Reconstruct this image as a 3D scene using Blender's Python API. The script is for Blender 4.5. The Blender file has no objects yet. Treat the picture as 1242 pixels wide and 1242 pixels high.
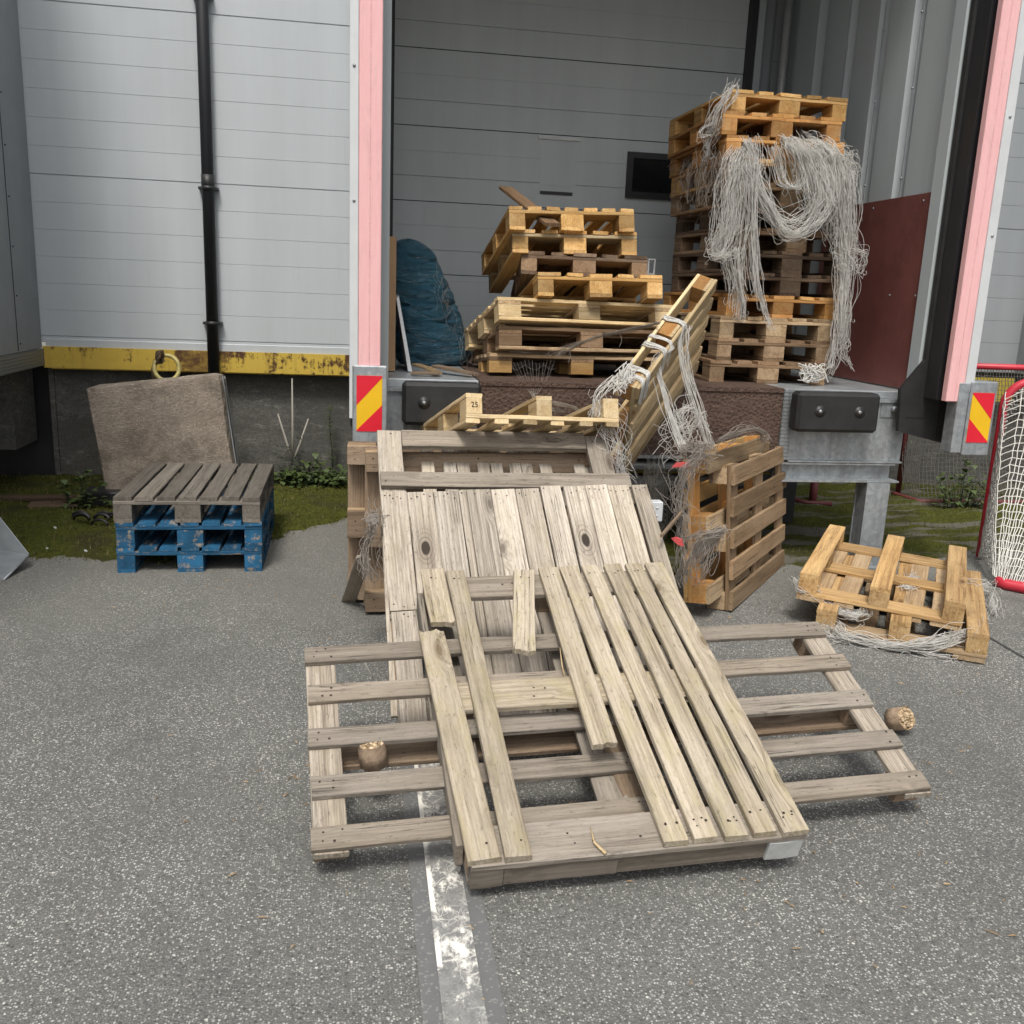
import bpy, math, random
from mathutils import Vector, Matrix
R = math.radians
rnd = random.Random(7)
C = bpy.context.scene.collection
scene = bpy.context.scene

# ------------------------------------------------------------------ camera
CAMH, FPX = 1.66, 1139.2
YAW, PITCH, ROLL = R(9.513), R(13.074), R(2.349)
fwd = Vector((math.sin(YAW)*math.cos(PITCH), math.cos(YAW)*math.cos(PITCH), -math.sin(PITCH)))
rt = Vector((math.cos(YAW), -math.sin(YAW), 0)); up = rt.cross(fwd)
cx = math.cos(ROLL)*rt + math.sin(ROLL)*up
cy = -math.sin(ROLL)*rt + math.cos(ROLL)*up
camd = bpy.data.cameras.new('camera'); cam = bpy.data.objects.new('camera', camd); C.objects.link(cam)
camd.sensor_width = 36; camd.sensor_height = 36; camd.lens = 36*FPX/1242.0
camd.clip_start = 0.05; camd.clip_end = 900
m = Matrix.Identity(4)
for i in range(3):
    m[i][0] = cx[i]; m[i][1] = cy[i]; m[i][2] = -fwd[i]
m[2][3] = CAMH
cam.matrix_world = m
scene.camera = cam

def P(px, py, Y):
    """a measured image position carried out to the depth Y of the thing that stands there"""
    d = cx*((px-621)/FPX) - cy*((py-621)/FPX) + fwd
    return Vector((0, 0, CAMH)) + d*(Y/d.y)
def G(px, py, z=0.0):
    d = cx*((px-621)/FPX) - cy*((py-621)/FPX) + fwd
    return Vector((0, 0, CAMH)) + d*((z-CAMH)/d.z)

# ------------------------------------------------------------------ materials
class NT:
    def __init__(s, name):
        s.m = bpy.data.materials.new(name); s.m.use_nodes = True
        s.t = s.m.node_tree; s.t.nodes.clear()
        s.out = s.n('ShaderNodeOutputMaterial'); s.b = s.n('ShaderNodeBsdfPrincipled')
        s.l(s.b.outputs[0], s.out.inputs[0])
    def n(s, ty, **k):
        nd = s.t.nodes.new(ty)
        for a, v in k.items(): setattr(nd, a, v)
        return nd
    def l(s, a, b): s.t.links.new(a, b)
    def val(s, sock, v):
        if hasattr(v, 'links') or isinstance(v, bpy.types.NodeSocket): s.l(v, sock)
        else: sock.default_value = v
    def attr(s, name):
        return s.n('ShaderNodeAttribute', attribute_name=name)
    def coord(s, kind='Object'):
        return s.n('ShaderNodeTexCoord').outputs[kind]
    def mapv(s, v, scale, loc=(0, 0, 0)):
        nd = s.n('ShaderNodeMapping'); s.l(v, nd.inputs[0]); nd.inputs['Scale'].default_value = scale; nd.inputs['Location'].default_value = loc
        return nd.outputs[0]
    def noise(s, v, scale=1, detail=4, rough=.6, dist=0):
        nd = s.n('ShaderNodeTexNoise'); s.l(v, nd.inputs['Vector'])
        nd.inputs['Scale'].default_value = scale; nd.inputs['Detail'].default_value = detail
        nd.inputs['Roughness'].default_value = rough; nd.inputs['Distortion'].default_value = dist
        return nd.outputs['Fac']
    def vor(s, v, scale=1, feature='F1', rndm=1):
        nd = s.n('ShaderNodeTexVoronoi', feature=feature); s.l(v, nd.inputs['Vector'])
        nd.inputs['Scale'].default_value = scale; nd.inputs['Randomness'].default_value = rndm
        return nd
    def ramp(s, f, stops):
        nd = s.n('ShaderNodeValToRGB'); s.l(f, nd.inputs[0])
        e = nd.color_ramp.elements
        while len(e) < len(stops): e.new(.5)
        for el, (p, c) in zip(e, stops):
            el.position = p; el.color = (c, c, c, 1) if not hasattr(c, '__len__') else (*c[:3], 1)
        return nd.outputs[0]
    def mix(s, f, a, b, mode='MIX'):
        nd = s.n('ShaderNodeMix', data_type='RGBA', blend_type=mode)
        s.val(nd.inputs[0], f)
        for sk, v in ((nd.inputs[6], a), (nd.inputs[7], b)):
            if isinstance(v, bpy.types.NodeSocket): s.l(v, sk)
            else: sk.default_value = (*v[:3], 1) if hasattr(v, '__len__') else (v, v, v, 1)
        return nd.outputs[2]
    def math(s, op, a, b=0.0, c=0.0):
        nd = s.n('ShaderNodeMath', operation=op)
        for sk, v in zip(nd.inputs, (a, b, c)): s.val(sk, v)
        return nd.outputs[0]
    def bump(s, h, strength=.3, dist=.01, prev=None):
        nd = s.n('ShaderNodeBump'); s.l(h, nd.inputs['Height'])
        nd.inputs['Strength'].default_value = strength; nd.inputs['Distance'].default_value = dist
        if prev: s.l(prev, nd.inputs['Normal'])
        return nd.outputs[0]
    def done(s, col=None, rough=.6, metal=0, normal=None, spec=None):
        if col is not None:
            if isinstance(col, bpy.types.NodeSocket): s.l(col, s.b.inputs['Base Color'])
            else: s.b.inputs['Base Color'].default_value = (*col[:3], 1)
        s.val(s.b.inputs['Roughness'], rough); s.val(s.b.inputs['Metallic'], metal)
        if spec is not None: s.b.inputs['Specular IOR Level'].default_value = spec
        if normal: s.l(normal, s.b.inputs['Normal'])
        return s.m

def wood(name, light, dark, low, knot, rough=.8, crack=.6, knots=.55, lichen=None, lichen_amt=.5, fine=1.0, tintamp=.5, paint=None):
    N = NT(name)
    gc = N.attr('gc').outputs['Vector']; ti = N.attr('tint').outputs['Fac']
    # knots first: they bend the grain around them
    kv = N.vor(N.mapv(gc, (3.0, 8.5, .01)), 1)
    sp = N.n('ShaderNodeSeparateColor'); N.l(kv.outputs['Color'], sp.inputs[0])
    sel = N.math('GREATER_THAN', sp.outputs[0], 1 - knots*.6)
    kd = kv.outputs['Distance']
    near = N.math('MULTIPLY', N.ramp(kd, [(0.0, 1.0), (.38, 0.0)]), sel)
    warp = N.n('ShaderNodeVectorMath', operation='SCALE'); 
    cmb = N.n('ShaderNodeCombineXYZ'); N.l(N.math('MULTIPLY', near, .05), cmb.inputs[1]); N.l(N.math('MULTIPLY', near, .02), cmb.inputs[2])
    add = N.n('ShaderNodeVectorMath', operation='ADD'); N.l(gc, add.inputs[0]); N.l(cmb.outputs[0], add.inputs[1])
    g2 = add.outputs[0]
    n1 = N.noise(N.mapv(g2, (1.6*fine, 62*fine, 62*fine)), 1, 6, .68, .25)
    n2 = N.noise(N.mapv(g2, (.9, 13, 13)), 1, 4, .6, .4)
    n3 = N.noise(N.mapv(gc, (5, 9, 9)), 1, 5, .65)
    col = N.mix(N.ramp(n1, [(.34, 0), (.62, 1)]), dark, light)
    col = N.mix(N.ramp(n2, [(.42, 0), (.68, .75)]), col, low)
    # growth-ring streaks
    wv = N.n('ShaderNodeTexWave', wave_type='BANDS', bands_direction='Y'); N.l(N.mapv(g2, (.35, 1, 1)), wv.inputs['Vector'])
    wv.inputs['Scale'].default_value = 22; wv.inputs['Distortion'].default_value = 9; wv.inputs['Detail'].default_value = 5; wv.inputs['Detail Scale'].default_value = 1.6; wv.inputs['Detail Roughness'].default_value = .65
    col = N.mix(N.math('MULTIPLY', N.ramp(wv.outputs['Fac'], [(.0, 1), (.3, 0)]), .22), col, tuple(c*.6 for c in dark))
    # blotches of weathering
    col = N.mix(N.math('MULTIPLY', N.ramp(n3, [(.5, 0), (.72, 1)]), .35), col, tuple(c*.6 for c in dark))
    if lichen:
        n4 = N.noise(N.mapv(gc, (7, 18, 18)), 1, 6, .7)
        col = N.mix(N.math('MULTIPLY', N.ramp(n4, [(.48, 0), (.63, 1)]), lichen_amt), col, lichen)
    col = N.mix(1.0, col, N.ramp(ti, [(0, 1-tintamp), (1, 1+tintamp*.4)]), 'MULTIPLY')
    t2 = N.math('FRACT', N.math('MULTIPLY', ti, 7.31)); lum = N.n('ShaderNodeRGBToBW'); N.l(col, lum.inputs[0])
    gcmb = N.mix(1.0, lum.outputs[0], (1.0, .93, .85), 'MULTIPLY')
    col = N.mix(N.math('MULTIPLY', t2, .38 if crack > .75 else .1), col, gcmb)
    kmask = N.math('MULTIPLY', N.ramp(kd, [(.075, 1), (.135, 0)]), sel)
    ring = N.math('MULTIPLY', N.ramp(kd, [(.10, 0), (.14, .8), (.2, 0)]), sel)
    col = N.mix(N.math('MULTIPLY', kmask, .8), col, knot)
    col = N.mix(N.math('MULTIPLY', ring, .55), col, tuple(c*.7 for c in knot))
    # one chosen large knot per board (kpos), with its eye of rings
    sb = N.n('ShaderNodeVectorMath', operation='SUBTRACT'); N.l(gc, sb.inputs[0]); N.l(N.attr('kpos').outputs['Vector'], sb.inputs[1])
    ml = N.n('ShaderNodeVectorMath', operation='MULTIPLY'); N.l(sb.outputs[0], ml.inputs[0]); ml.inputs[1].default_value = (.62, 1.25, 0)
    ln = N.n('ShaderNodeVectorMath', operation='LENGTH'); N.l(ml.outputs[0], ln.inputs[0]); kr = N.math('ADD', N.math('MULTIPLY', ln.outputs['Value'], .62), N.math('MULTIPLY', N.math('SUBTRACT', n3, .5), .010))
    eye = N.math('MULTIPLY', N.ramp(N.math('SINE', N.math('MULTIPLY', kr, 620)), [(.3, 0), (.9, 1)]), N.ramp(kr, [(.012, .9), (.05, 0)]))
    col = N.mix(N.math('MULTIPLY', N.ramp(kr, [(.0, 1), (.075, 0)]), .6), col, tuple(c*.62 for c in dark))
    col = N.mix(N.math('MULTIPLY', eye, .8), col, knot)
    col = N.mix(N.ramp(kr, [(.0125, 1), (.0155, 0)]), col, tuple(c*.45 for c in knot))
    sp3 = N.noise(N.mapv(gc, (26, 70, 70)), 1, 3, .7)
    col = N.mix(N.math('MULTIPLY', N.ramp(sp3, [(.60, 0), (.70, 1)]), .5 if crack > .6 else .2), col, tuple(c*.4 for c in dark))
    c1 = N.noise(N.mapv(g2, (.8, 38, 38), (3, 1, 2)), 1, 3, .5, .3)
    cr = N.ramp(N.math('ABSOLUTE', N.math('SUBTRACT', c1, .5)), [(.0, 1), (.011, 0)])
    cm = N.ramp(N.noise(N.mapv(gc, (2.2, 7, 7), (9, 4, 1)), 1, 2), [(.5, 0), (.62, 1)])
    if crack > .85:
        f1 = N.noise(N.mapv(g2, (.55, 95, 95), (5, 2, 7)), 1, 2, .5, .2)
        fl = N.math('MULTIPLY', N.ramp(N.math('ABSOLUTE', N.math('SUBTRACT', f1, .5)), [(.0, 1), (.03, 0)]), N.ramp(N.noise(N.mapv(gc, (1.4, 9, 9), (4, 4, 1)), 1, 3), [(.44, 0), (.6, .75)]))
        col = N.mix(fl, col, tuple(c*.42 for c in dark))
    crk = N.math('MULTIPLY', cr, cm)
    col = N.mix(N.math('MULTIPLY', crk, crack), col, tuple(c*.16 for c in dark))
    if paint:
        pn = N.noise(N.mapv(gc, (6, 22, 22), (2, 8, 4)), 1, 7, .7)
        pm = N.ramp(pn, [(.38, 0), (.47, 1)])
        pcol = N.mix(N.ramp(N.noise(N.mapv(gc, (3, 9, 9)), 1, 4), [(.35, 0), (.7, 1)]), paint, tuple(c*.55 for c in paint))
        pcol = N.mix(1.0, pcol, N.ramp(ti, [(0, .75), (1, 1.15)]), 'MULTIPLY')
        col = N.mix(pm, col, pcol)
    h = N.math('SUBTRACT', N.math('ADD', N.math('MULTIPLY', n1, .6), N.math('MULTIPLY', n2, .4)), N.math('MULTIPLY', crk, 1.2))
    return N.done(col, rough, 0, N.bump(h, .55, .004), .25)

M = {}
M['pine'] = wood('pine_wood', (.64, .385, .135), (.41, .215, .065), (.70, .47, .20), (.20, .085, .03), .7, .35)
M['pine_pale'] = wood('pale_pine_wood', (.68, .52, .29), (.48, .33, .155), (.74, .60, .38), (.26, .12, .05), .7, .3)
M['orange'] = wood('amber_pine_wood', (.60, .30, .085), (.42, .18, .045), (.62, .38, .15), (.2, .07, .02), .7, .35)
M['brown'] = wood('aged_brown_wood', (.30, .19, .105), (.17, .10, .055), (.34, .235, .145), (.08, .04, .02), .8, .5)
M['dark'] = wood('dark_aged_wood', (.19, .125, .08), (.10, .065, .042), (.22, .16, .11), (.05, .03, .02), .85, .5)
M['silver'] = wood('silvery_weathered_wood', (.60, .525, .43), (.235, .193, .148), (.64, .575, .485), (.10, .08, .065), .9, 1.0, .45, (.36, .31, .20), .3, 1.25, .3)
M['lichen'] = wood('lichen_weathered_wood', (.475, .405, .305), (.225, .184, .130), (.53, .465, .37), (.13, .09, .055), .9, .75, .6, (.37, .32, .17), .45, 1.15, .28)
M['grey'] = wood('grey_weathered_wood', (.305, .26, .205), (.155, .13, .102), (.34, .30, .25), (.08, .06, .045), .9, .8, .6, (.24, .20, .16), .4, 1.0, .35)
M['greybrown'] = wood('grey_brown_wood', (.30, .215, .145), (.155, .108, .072), (.35, .27, .19), (.09, .05, .03), .88, .7, .5, None, 0, 1, .4)
M['greydark'] = wood('dark_grey_weathered_wood', (.215, .19, .16), (.11, .096, .08), (.24, .215, .185), (.05, .04, .03), .9, .8, .5, None, 0, 1.1, .35)
M['brownmid'] = wood('mid_brown_wood', (.36, .245, .14), (.19, .12, .066), (.41, .30, .19), (.09, .045, .025), .82, .6, .5, None, 0, 1, .35)
M['honey'] = wood('honey_brown_wood', (.60, .385, .165), (.27, .15, .06), (.64, .45, .22), (.10, .045, .02), .8, .6, .6, None, 0, 1, .3)
M['blue'] = wood('worn_blue_painted_wood', (.34, .29, .23), (.17, .14, .11), (.36, .32, .27), (.08, .06, .05), .7, .6, .4, None, 0, 1, .3, (.022, .12, .24))
M['tan'] = wood('tan_weathered_wood', (.46, .325, .18), (.235, .15, .08), (.52, .40, .26), (.12, .06, .03), .82, .6, .5, None, 0, 1, .4)

def simple(name, col, rough=.6, metal=0, amp=.15, scale=6, bump=0, spec=None, bscale=60):
    N = NT(name); v = N.coord()
    n = N.noise(v, scale, 5, .6)
    c = N.mix(N.ramp(n, [(.3, 0), (.7, 1)]), tuple(x*(1-amp) for x in col), tuple(min(1, x*(1+amp)) for x in col))
    nm = N.bump(N.noise(v, bscale, 3), bump, .005) if bump else None
    return N.done(c, rough, metal, nm, spec)

M['nail'] = simple('rusty_nail_steel', (.035, .025, .02), .7, .3)
M['rubber'] = simple('black_rubber', (.014, .014, .015), .6, 0, .4, 8, .3)
M['black'] = simple('black_steel', (.013, .014, .018), .6)
M['galv'] = None
def galv():
    N = NT('galvanized_steel'); v = N.coord()
    vo = N.vor(v, 38); sp = N.n('ShaderNodeSeparateColor'); N.l(vo.outputs['Color'], sp.inputs[0])
    c = N.mix(sp.outputs[0], (.30, .33, .35), (.42, .45, .47))
    st = N.noise(N.mapv(v, (14, 14, 1.1)), 1, 5, .65)
    c = N.mix(N.ramp(st, [(.42, 0), (.75, .8)]), c, (.20, .20, .20))
    d = N.noise(v, 3.3, 5); c = N.mix(N.ramp(d, [(.55, 0), (.75, .6)]), c, (.22, .19, .16))
    return N.done(c, .48, .55)
M['galv'] = galv()
def cladding(name, col, rough=.42):
    N = NT(name); v = N.coord()
    st = N.noise(N.mapv(v, (5, 5, .35)), 1, 4, .55)
    bl = N.noise(v, .7, 3)
    c = N.mix(N.ramp(st, [(.35, 0), (.75, 1)]), tuple(x*.93 for x in col), tuple(x*1.04 for x in col))
    c = N.mix(N.ramp(bl, [(.4, 0), (.7, .35)]), c, tuple(x*.86 for x in col))
    sc = N.noise(N.mapv(v, (40, 40, 2)), 1, 3, .5)
    c = N.mix(N.ramp(sc, [(.66, 0), (.76, .3)]), c, tuple(x*.7 for x in col))
    rain = N.math('MULTIPLY', N.ramp(N.noise(N.mapv(v, (17, 17, .22)), 1, 6, .68), [(.55, 0), (.78, .18)]), N.ramp(bl, [(.35, .3), (.6, 1)]))
    c = N.mix(rain, c, tuple(x*.68 for x in col))
    scf = N.noise(N.mapv(v, (3, 3, 3.6)), 1, 9, .8); c = N.mix(N.ramp(scf, [(.66, 0), (.72, .3)]), c, tuple(x*.62 for x in col))
    nm = N.bump(N.noise(v, 2.3, 3), .16, .02)
    return N.done(c, N.ramp(N.noise(v, 3, 4), [(.3, rough-.08), (.7, rough+.12)]), .0, nm, .45)
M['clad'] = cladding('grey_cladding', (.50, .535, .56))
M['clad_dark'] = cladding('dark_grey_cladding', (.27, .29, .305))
M['door'] = cladding('grey_door_paint', (.53, .575, .59), .5)
M['corr'] = cladding('grey_corrugated_steel', (.40, .44, .455), .4)
M['white_alu'] = simple('white_aluminium', (.56, .58, .59), .4, .1, .06)

def concrete(name, a, b, dirt, sc=1.0, bump=.35, st=.8):
    N = NT(name); v = N.coord()
    n = N.noise(v, 3*sc, 8, .68); f = N.noise(v, 55*sc, 4, .6); w = N.noise(N.mapv(v, (2.5, 2.5, 9)), sc, 6, .7)
    c = N.mix(N.ramp(n, [(.3, 0), (.7, 1)]), a, b)
    c = N.mix(N.ramp(w, [(.44, 0), (.66, st)]), c, dirt)
    w2 = N.noise(N.mapv(v, (22, 22, 60)), sc*.6, 4, .75); c = N.mix(N.ramp(w2, [(.5, 0), (.68, .6)]), c, tuple(x*.75 for x in dirt))
    g2 = N.noise(v, 120*sc, 3, .7); c = N.mix(N.ramp(g2, [(.45, .55), (.6, 0)]), c, tuple(x*.7 for x in dirt)); c = N.mix(N.ramp(f, [(.5, 0), (.75, .5)]), c, tuple(x*.5 for x in dirt))
    pits = N.ramp(N.vor(v, 48*sc).outputs['Distance'], [(.08, 1), (.2, 0)])
    c = N.mix(N.math('MULTIPLY', pits, .5), c, tuple(x*.4 for x in dirt))
    h = N.math('SUBTRACT', N.math('ADD', n, N.math('MULTIPLY', f, .5)), N.math('MULTIPLY', pits, .5))
    pat = N.noise(N.mapv(v, (1.6, 1.6, 2.0), (3, 1, 5)), sc*.8, 7, .72); c = N.mix(N.ramp(pat, [(.47, 0), (.60, .6)]), c, tuple(x*.8 for x in dirt))
    lt = N.noise(N.mapv(v, (30, 30, 90), (1, 7, 2)), sc*.45, 5, .75); c = N.mix(N.ramp(lt, [(.56, 0), (.68, .55)]), c, tuple(min(1, x*1.35) for x in b))
    return N.done(c, .9, 0, N.bump(h, bump, .02), .2)
M['conc_wall'] = concrete('foundation_concrete', (.135, .132, .122), (.20, .196, .182), (.10, .097, .088), .6, .3)
M['conc_block'] = concrete('weathered_concrete', (.36, .30, .245), (.57, .495, .41), (.16, .13, .104), 2.2, 1.0, .38)

def rusty():
    N = NT('rusty_yellow_paint'); v = N.coord()
    a = N.noise(N.mapv(v, (5, 9, 7)), 1, 8, .76); a2 = N.noise(N.mapv(v, (28, 28, 5)), 1, 6, .7); g = N.noise(N.mapv(v, (1.1, 1, .3)), 1, 3)
    sx = N.n('ShaderNodeSeparateXYZ'); N.l(v, sx.inputs[0])
    a = N.math('ADD', a, N.math('MULTIPLY', N.math('ADD', sx.outputs[0], 1.35), .05))
    mk = N.math('ADD', N.math('MULTIPLY', a, .5), N.math('ADD', N.math('MULTIPLY', a2, .25), N.math('MULTIPLY', g, .45)))
    c = N.mix(N.ramp(mk, [(.59, 0), (.63, 1)]), (.62, .44, .075), (.085, .04, .02))
    drip = N.noise(N.mapv(v, (24, 24, 1.2)), 1, 4, .6); c = N.mix(N.math('MULTIPLY', N.ramp(drip, [(.52, 0), (.66, 1)]), N.ramp(g, [(.42, .15), (.6, .85)])), c, (.13, .06, .025))
    c = N.mix(N.ramp(a, [(.4, .6), (.6, 0)]), c, (.50, .34, .06))
    return N.done(c, .65, 0, N.bump(mk, .4, .006), .3)
M['yellow'] = rusty()
def leveler():
    N = NT('rusty_tread_plate'); v = N.coord()
    n = N.noise(v, 5, 7, .7); f = N.noise(v, 130, 3, .6)
    c = N.mix(N.ramp(n, [(.3, 0), (.7, 1)]), (.062, .036, .026), (.105, .064, .047))
    c = N.mix(N.ramp(f, [(.5, 0), (.7, .6)]), c, (.16, .105, .08))
    tr = N.vor(N.mapv(v, (48, 48, 48)), 1).outputs['Distance']
    c = N.mix(N.ramp(tr, [(.2, .5), (.55, 0)]), c, (.03, .018, .014))
    return N.done(c, .75, .05, N.bump(N.math('ADD', tr, f), .8, .01))
M['leveler'] = leveler()
def tread():
    N = NT('aluminium_tread_plate'); v = N.coord()
    tr = N.vor(N.mapv(v, (30, 42, 42)), 1, 'F1', .1).outputs['Distance']
    c = N.mix(N.ramp(tr, [(.2, 1), (.45, 0)]), (.20, .215, .225), (.34, .36, .37))
    return N.done(c, .45, .4, N.bump(tr, .8, .008))
M['tread'] = tread()
M['plywood'] = None
def ply():
    N = NT('red_film_faced_plywood'); v = N.coord()
    n = N.noise(v, 2.2, 6, .65); s = N.noise(N.mapv(v, (60, 60, 6)), 1, 4)
    c = N.mix(N.ramp(n, [(.3, 0), (.72, 1)]), (.12, .040, .035), (.19, .068, .058))
    c = N.mix(N.ramp(s, [(.56, 0), (.75, .3)]), c, (.22, .12, .10))
    sr = N.noise(N.mapv(v, (3, 50, 3)), 1, 6, .8, .5); c = N.mix(N.ramp(sr, [(.64, 0), (.70, .5)]), c, (.26, .16, .13))
    dg = N.noise(v, 5, 7, .7); c = N.mix(N.ramp(dg, [(.52, 0), (.72, .6)]), c, (.075, .03, .027))
    return N.done(c, .42, 0, None, .5)
M['plywood'] = ply()
def pink():
    N = NT('faded_pink_guide_strip'); v = N.coord()
    s = N.noise(N.mapv(v, (60, 60, 3)), 1, 6, .75); f = N.noise(N.mapv(v, (140, 140, 160)), 1, 3)
    c = N.mix(N.ramp(s, [(.35, 0), (.7, 1)]), (.74, .40, .41), (.77, .47, .47))
    c = N.mix(N.ramp(f, [(.60, 0), (.72, .35)]), c, (.60, .27, .29))
    sx = N.n('ShaderNodeSeparateXYZ'); N.l(v, sx.inputs[0])
    line = N.math('LESS_THAN', N.math('ABSOLUTE', N.math('ADD', sx.outputs[0], N.math('MULTIPLY', N.math('SUBTRACT', f, .5), .012))), .004)
    c = N.mix(N.math('MULTIPLY', line, N.ramp(N.noise(N.mapv(v, (1, 1, 9)), 1, 4), [(.35, .1), (.65, .5)])), c, (.42, .18, .2))
    st2 = N.noise(N.mapv(v, (190, 190, 2.2)), 1, 3, .6); c = N.mix(N.ramp(st2, [(.55, 0), (.75, .45)]), c, (.60, .29, .31))
    gr = N.noise(N.mapv(v, (9, 9, 2.4)), 1, 8, .75); c = N.mix(N.ramp(gr, [(.52, 0), (.72, .55)]), c, (.47, .27, .26))
    sc2 = N.noise(N.mapv(v, (70, 70, 7)), 1, 3, .7); c = N.mix(N.ramp(sc2, [(.68, 0), (.76, .6)]), c, (.80, .68, .66))
    return N.done(c, .65, 0, N.bump(N.math('ADD', gr, s), .35, .01))
M['pink'] = pink()
M['red_refl'] = simple('red_reflective_film', (.62, .012, .03), .35, 0, .06)
M['yel_refl'] = simple('yellow_reflective_film', (.72, .43, .01), .35, 0, .06)
M['goal_red'] = simple('red_painted_steel', (.52, .03, .05), .4, 0, .15)
M['net'] = simple('white_net_cord', (.62, .61, .57), .9, 0, .15)
M['net_dark'] = simple('dirty_net_cord', (.10, .095, .085), .9)
def twine_mat(name, col, tl=.6):
    N = NT(name); v = N.coord()
    n = N.noise(v, 26, 4, .7)
    c = N.mix(N.ramp(n, [(.3, 0), (.7, 1)]), tuple(x*.8 for x in col), col)
    N.done(c, .6, 0, None, .3)
    t = N.n('ShaderNodeBsdfTranslucent'); N.l(c, t.inputs[0]); mx = N.n('ShaderNodeMixShader'); mx.inputs[0].default_value = tl
    N.l(N.b.outputs[0], mx.inputs[1]); N.l(t.outputs[0], mx.inputs[2]); N.l(mx.outputs[0], N.out.inputs[0]); return N.m
M['twine'] = twine_mat('white_baling_twine', (.97, .96, .93))
M['twine_dirty'] = twine_mat('dusty_baling_twine', (.62, .57, .52))
M['cardboard'] = simple('brown_cardboard', (.33, .21, .115), .85, 0, .1, 4)
M['white_sheet'] = simple('white_board', (.58, .60, .62), .5)
M['dull_red'] = simple('dull_red_steel', (.13, .03, .03), .6, 0, .2)
M['glass'] = simple('dark_window_pane', (.012, .014, .016), .12)
M['frame_black'] = simple('black_window_frame', (.02, .02, .022), .5)
M['conduit'] = simple('grey_conduit', (.42, .43, .42), .4, .4)
M['flash'] = simple('zinc_sheet', (.38, .41, .43), .38, .5, .2, 9)
M['chip'] = None
def chip():
    N = NT('pressed_wood_chips'); v = N.coord()
    vo = N.vor(v, 90); sp = N.n('ShaderNodeSeparateColor'); N.l(vo.outputs['Color'], sp.inputs[0])
    c = N.mix(sp.outputs[0], (.42, .30, .165), (.68, .54, .36)); c = N.mix(N.ramp(vo.outputs['Distance'], [(.3, 0), (.75, .6)]), c, (.12, .06, .03))
    return N.done(c, .9, 0, N.bump(vo.outputs['Distance'], 1, .01))
M['chip'] = chip()
def chipside():
    N = NT('pressed_block_side'); v = N.coord()
    n = N.noise(v, 60, 5, .7); c = N.mix(N.ramp(n, [(.3, 0), (.7, 1)]), (.30, .215, .145), (.50, .37, .26))
    return N.done(c, .9, 0, N.bump(n, .5, .006))
M['chipside'] = chipside()
def bagmat():
    N = NT('dark_blue_plastic_film'); v = N.coord()
    n = N.noise(v, 5, 5, .6); c = N.mix(N.ramp(n, [(.3, 0), (.75, 1)]), (.010, .052, .085), (.028, .105, .155))
    cr = N.noise(N.mapv(v, (3.5, 3.5, 15)), 1, 7, .62, 1.6); rg = N.math('ABSOLUTE', N.math('SUBTRACT', cr, .5))
    return N.done(c, .28, 0, N.bump(N.ramp(rg, [(.0, 0), (.16, 1)]), .75, .02), .5)
M['bag'] = bagmat()
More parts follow.
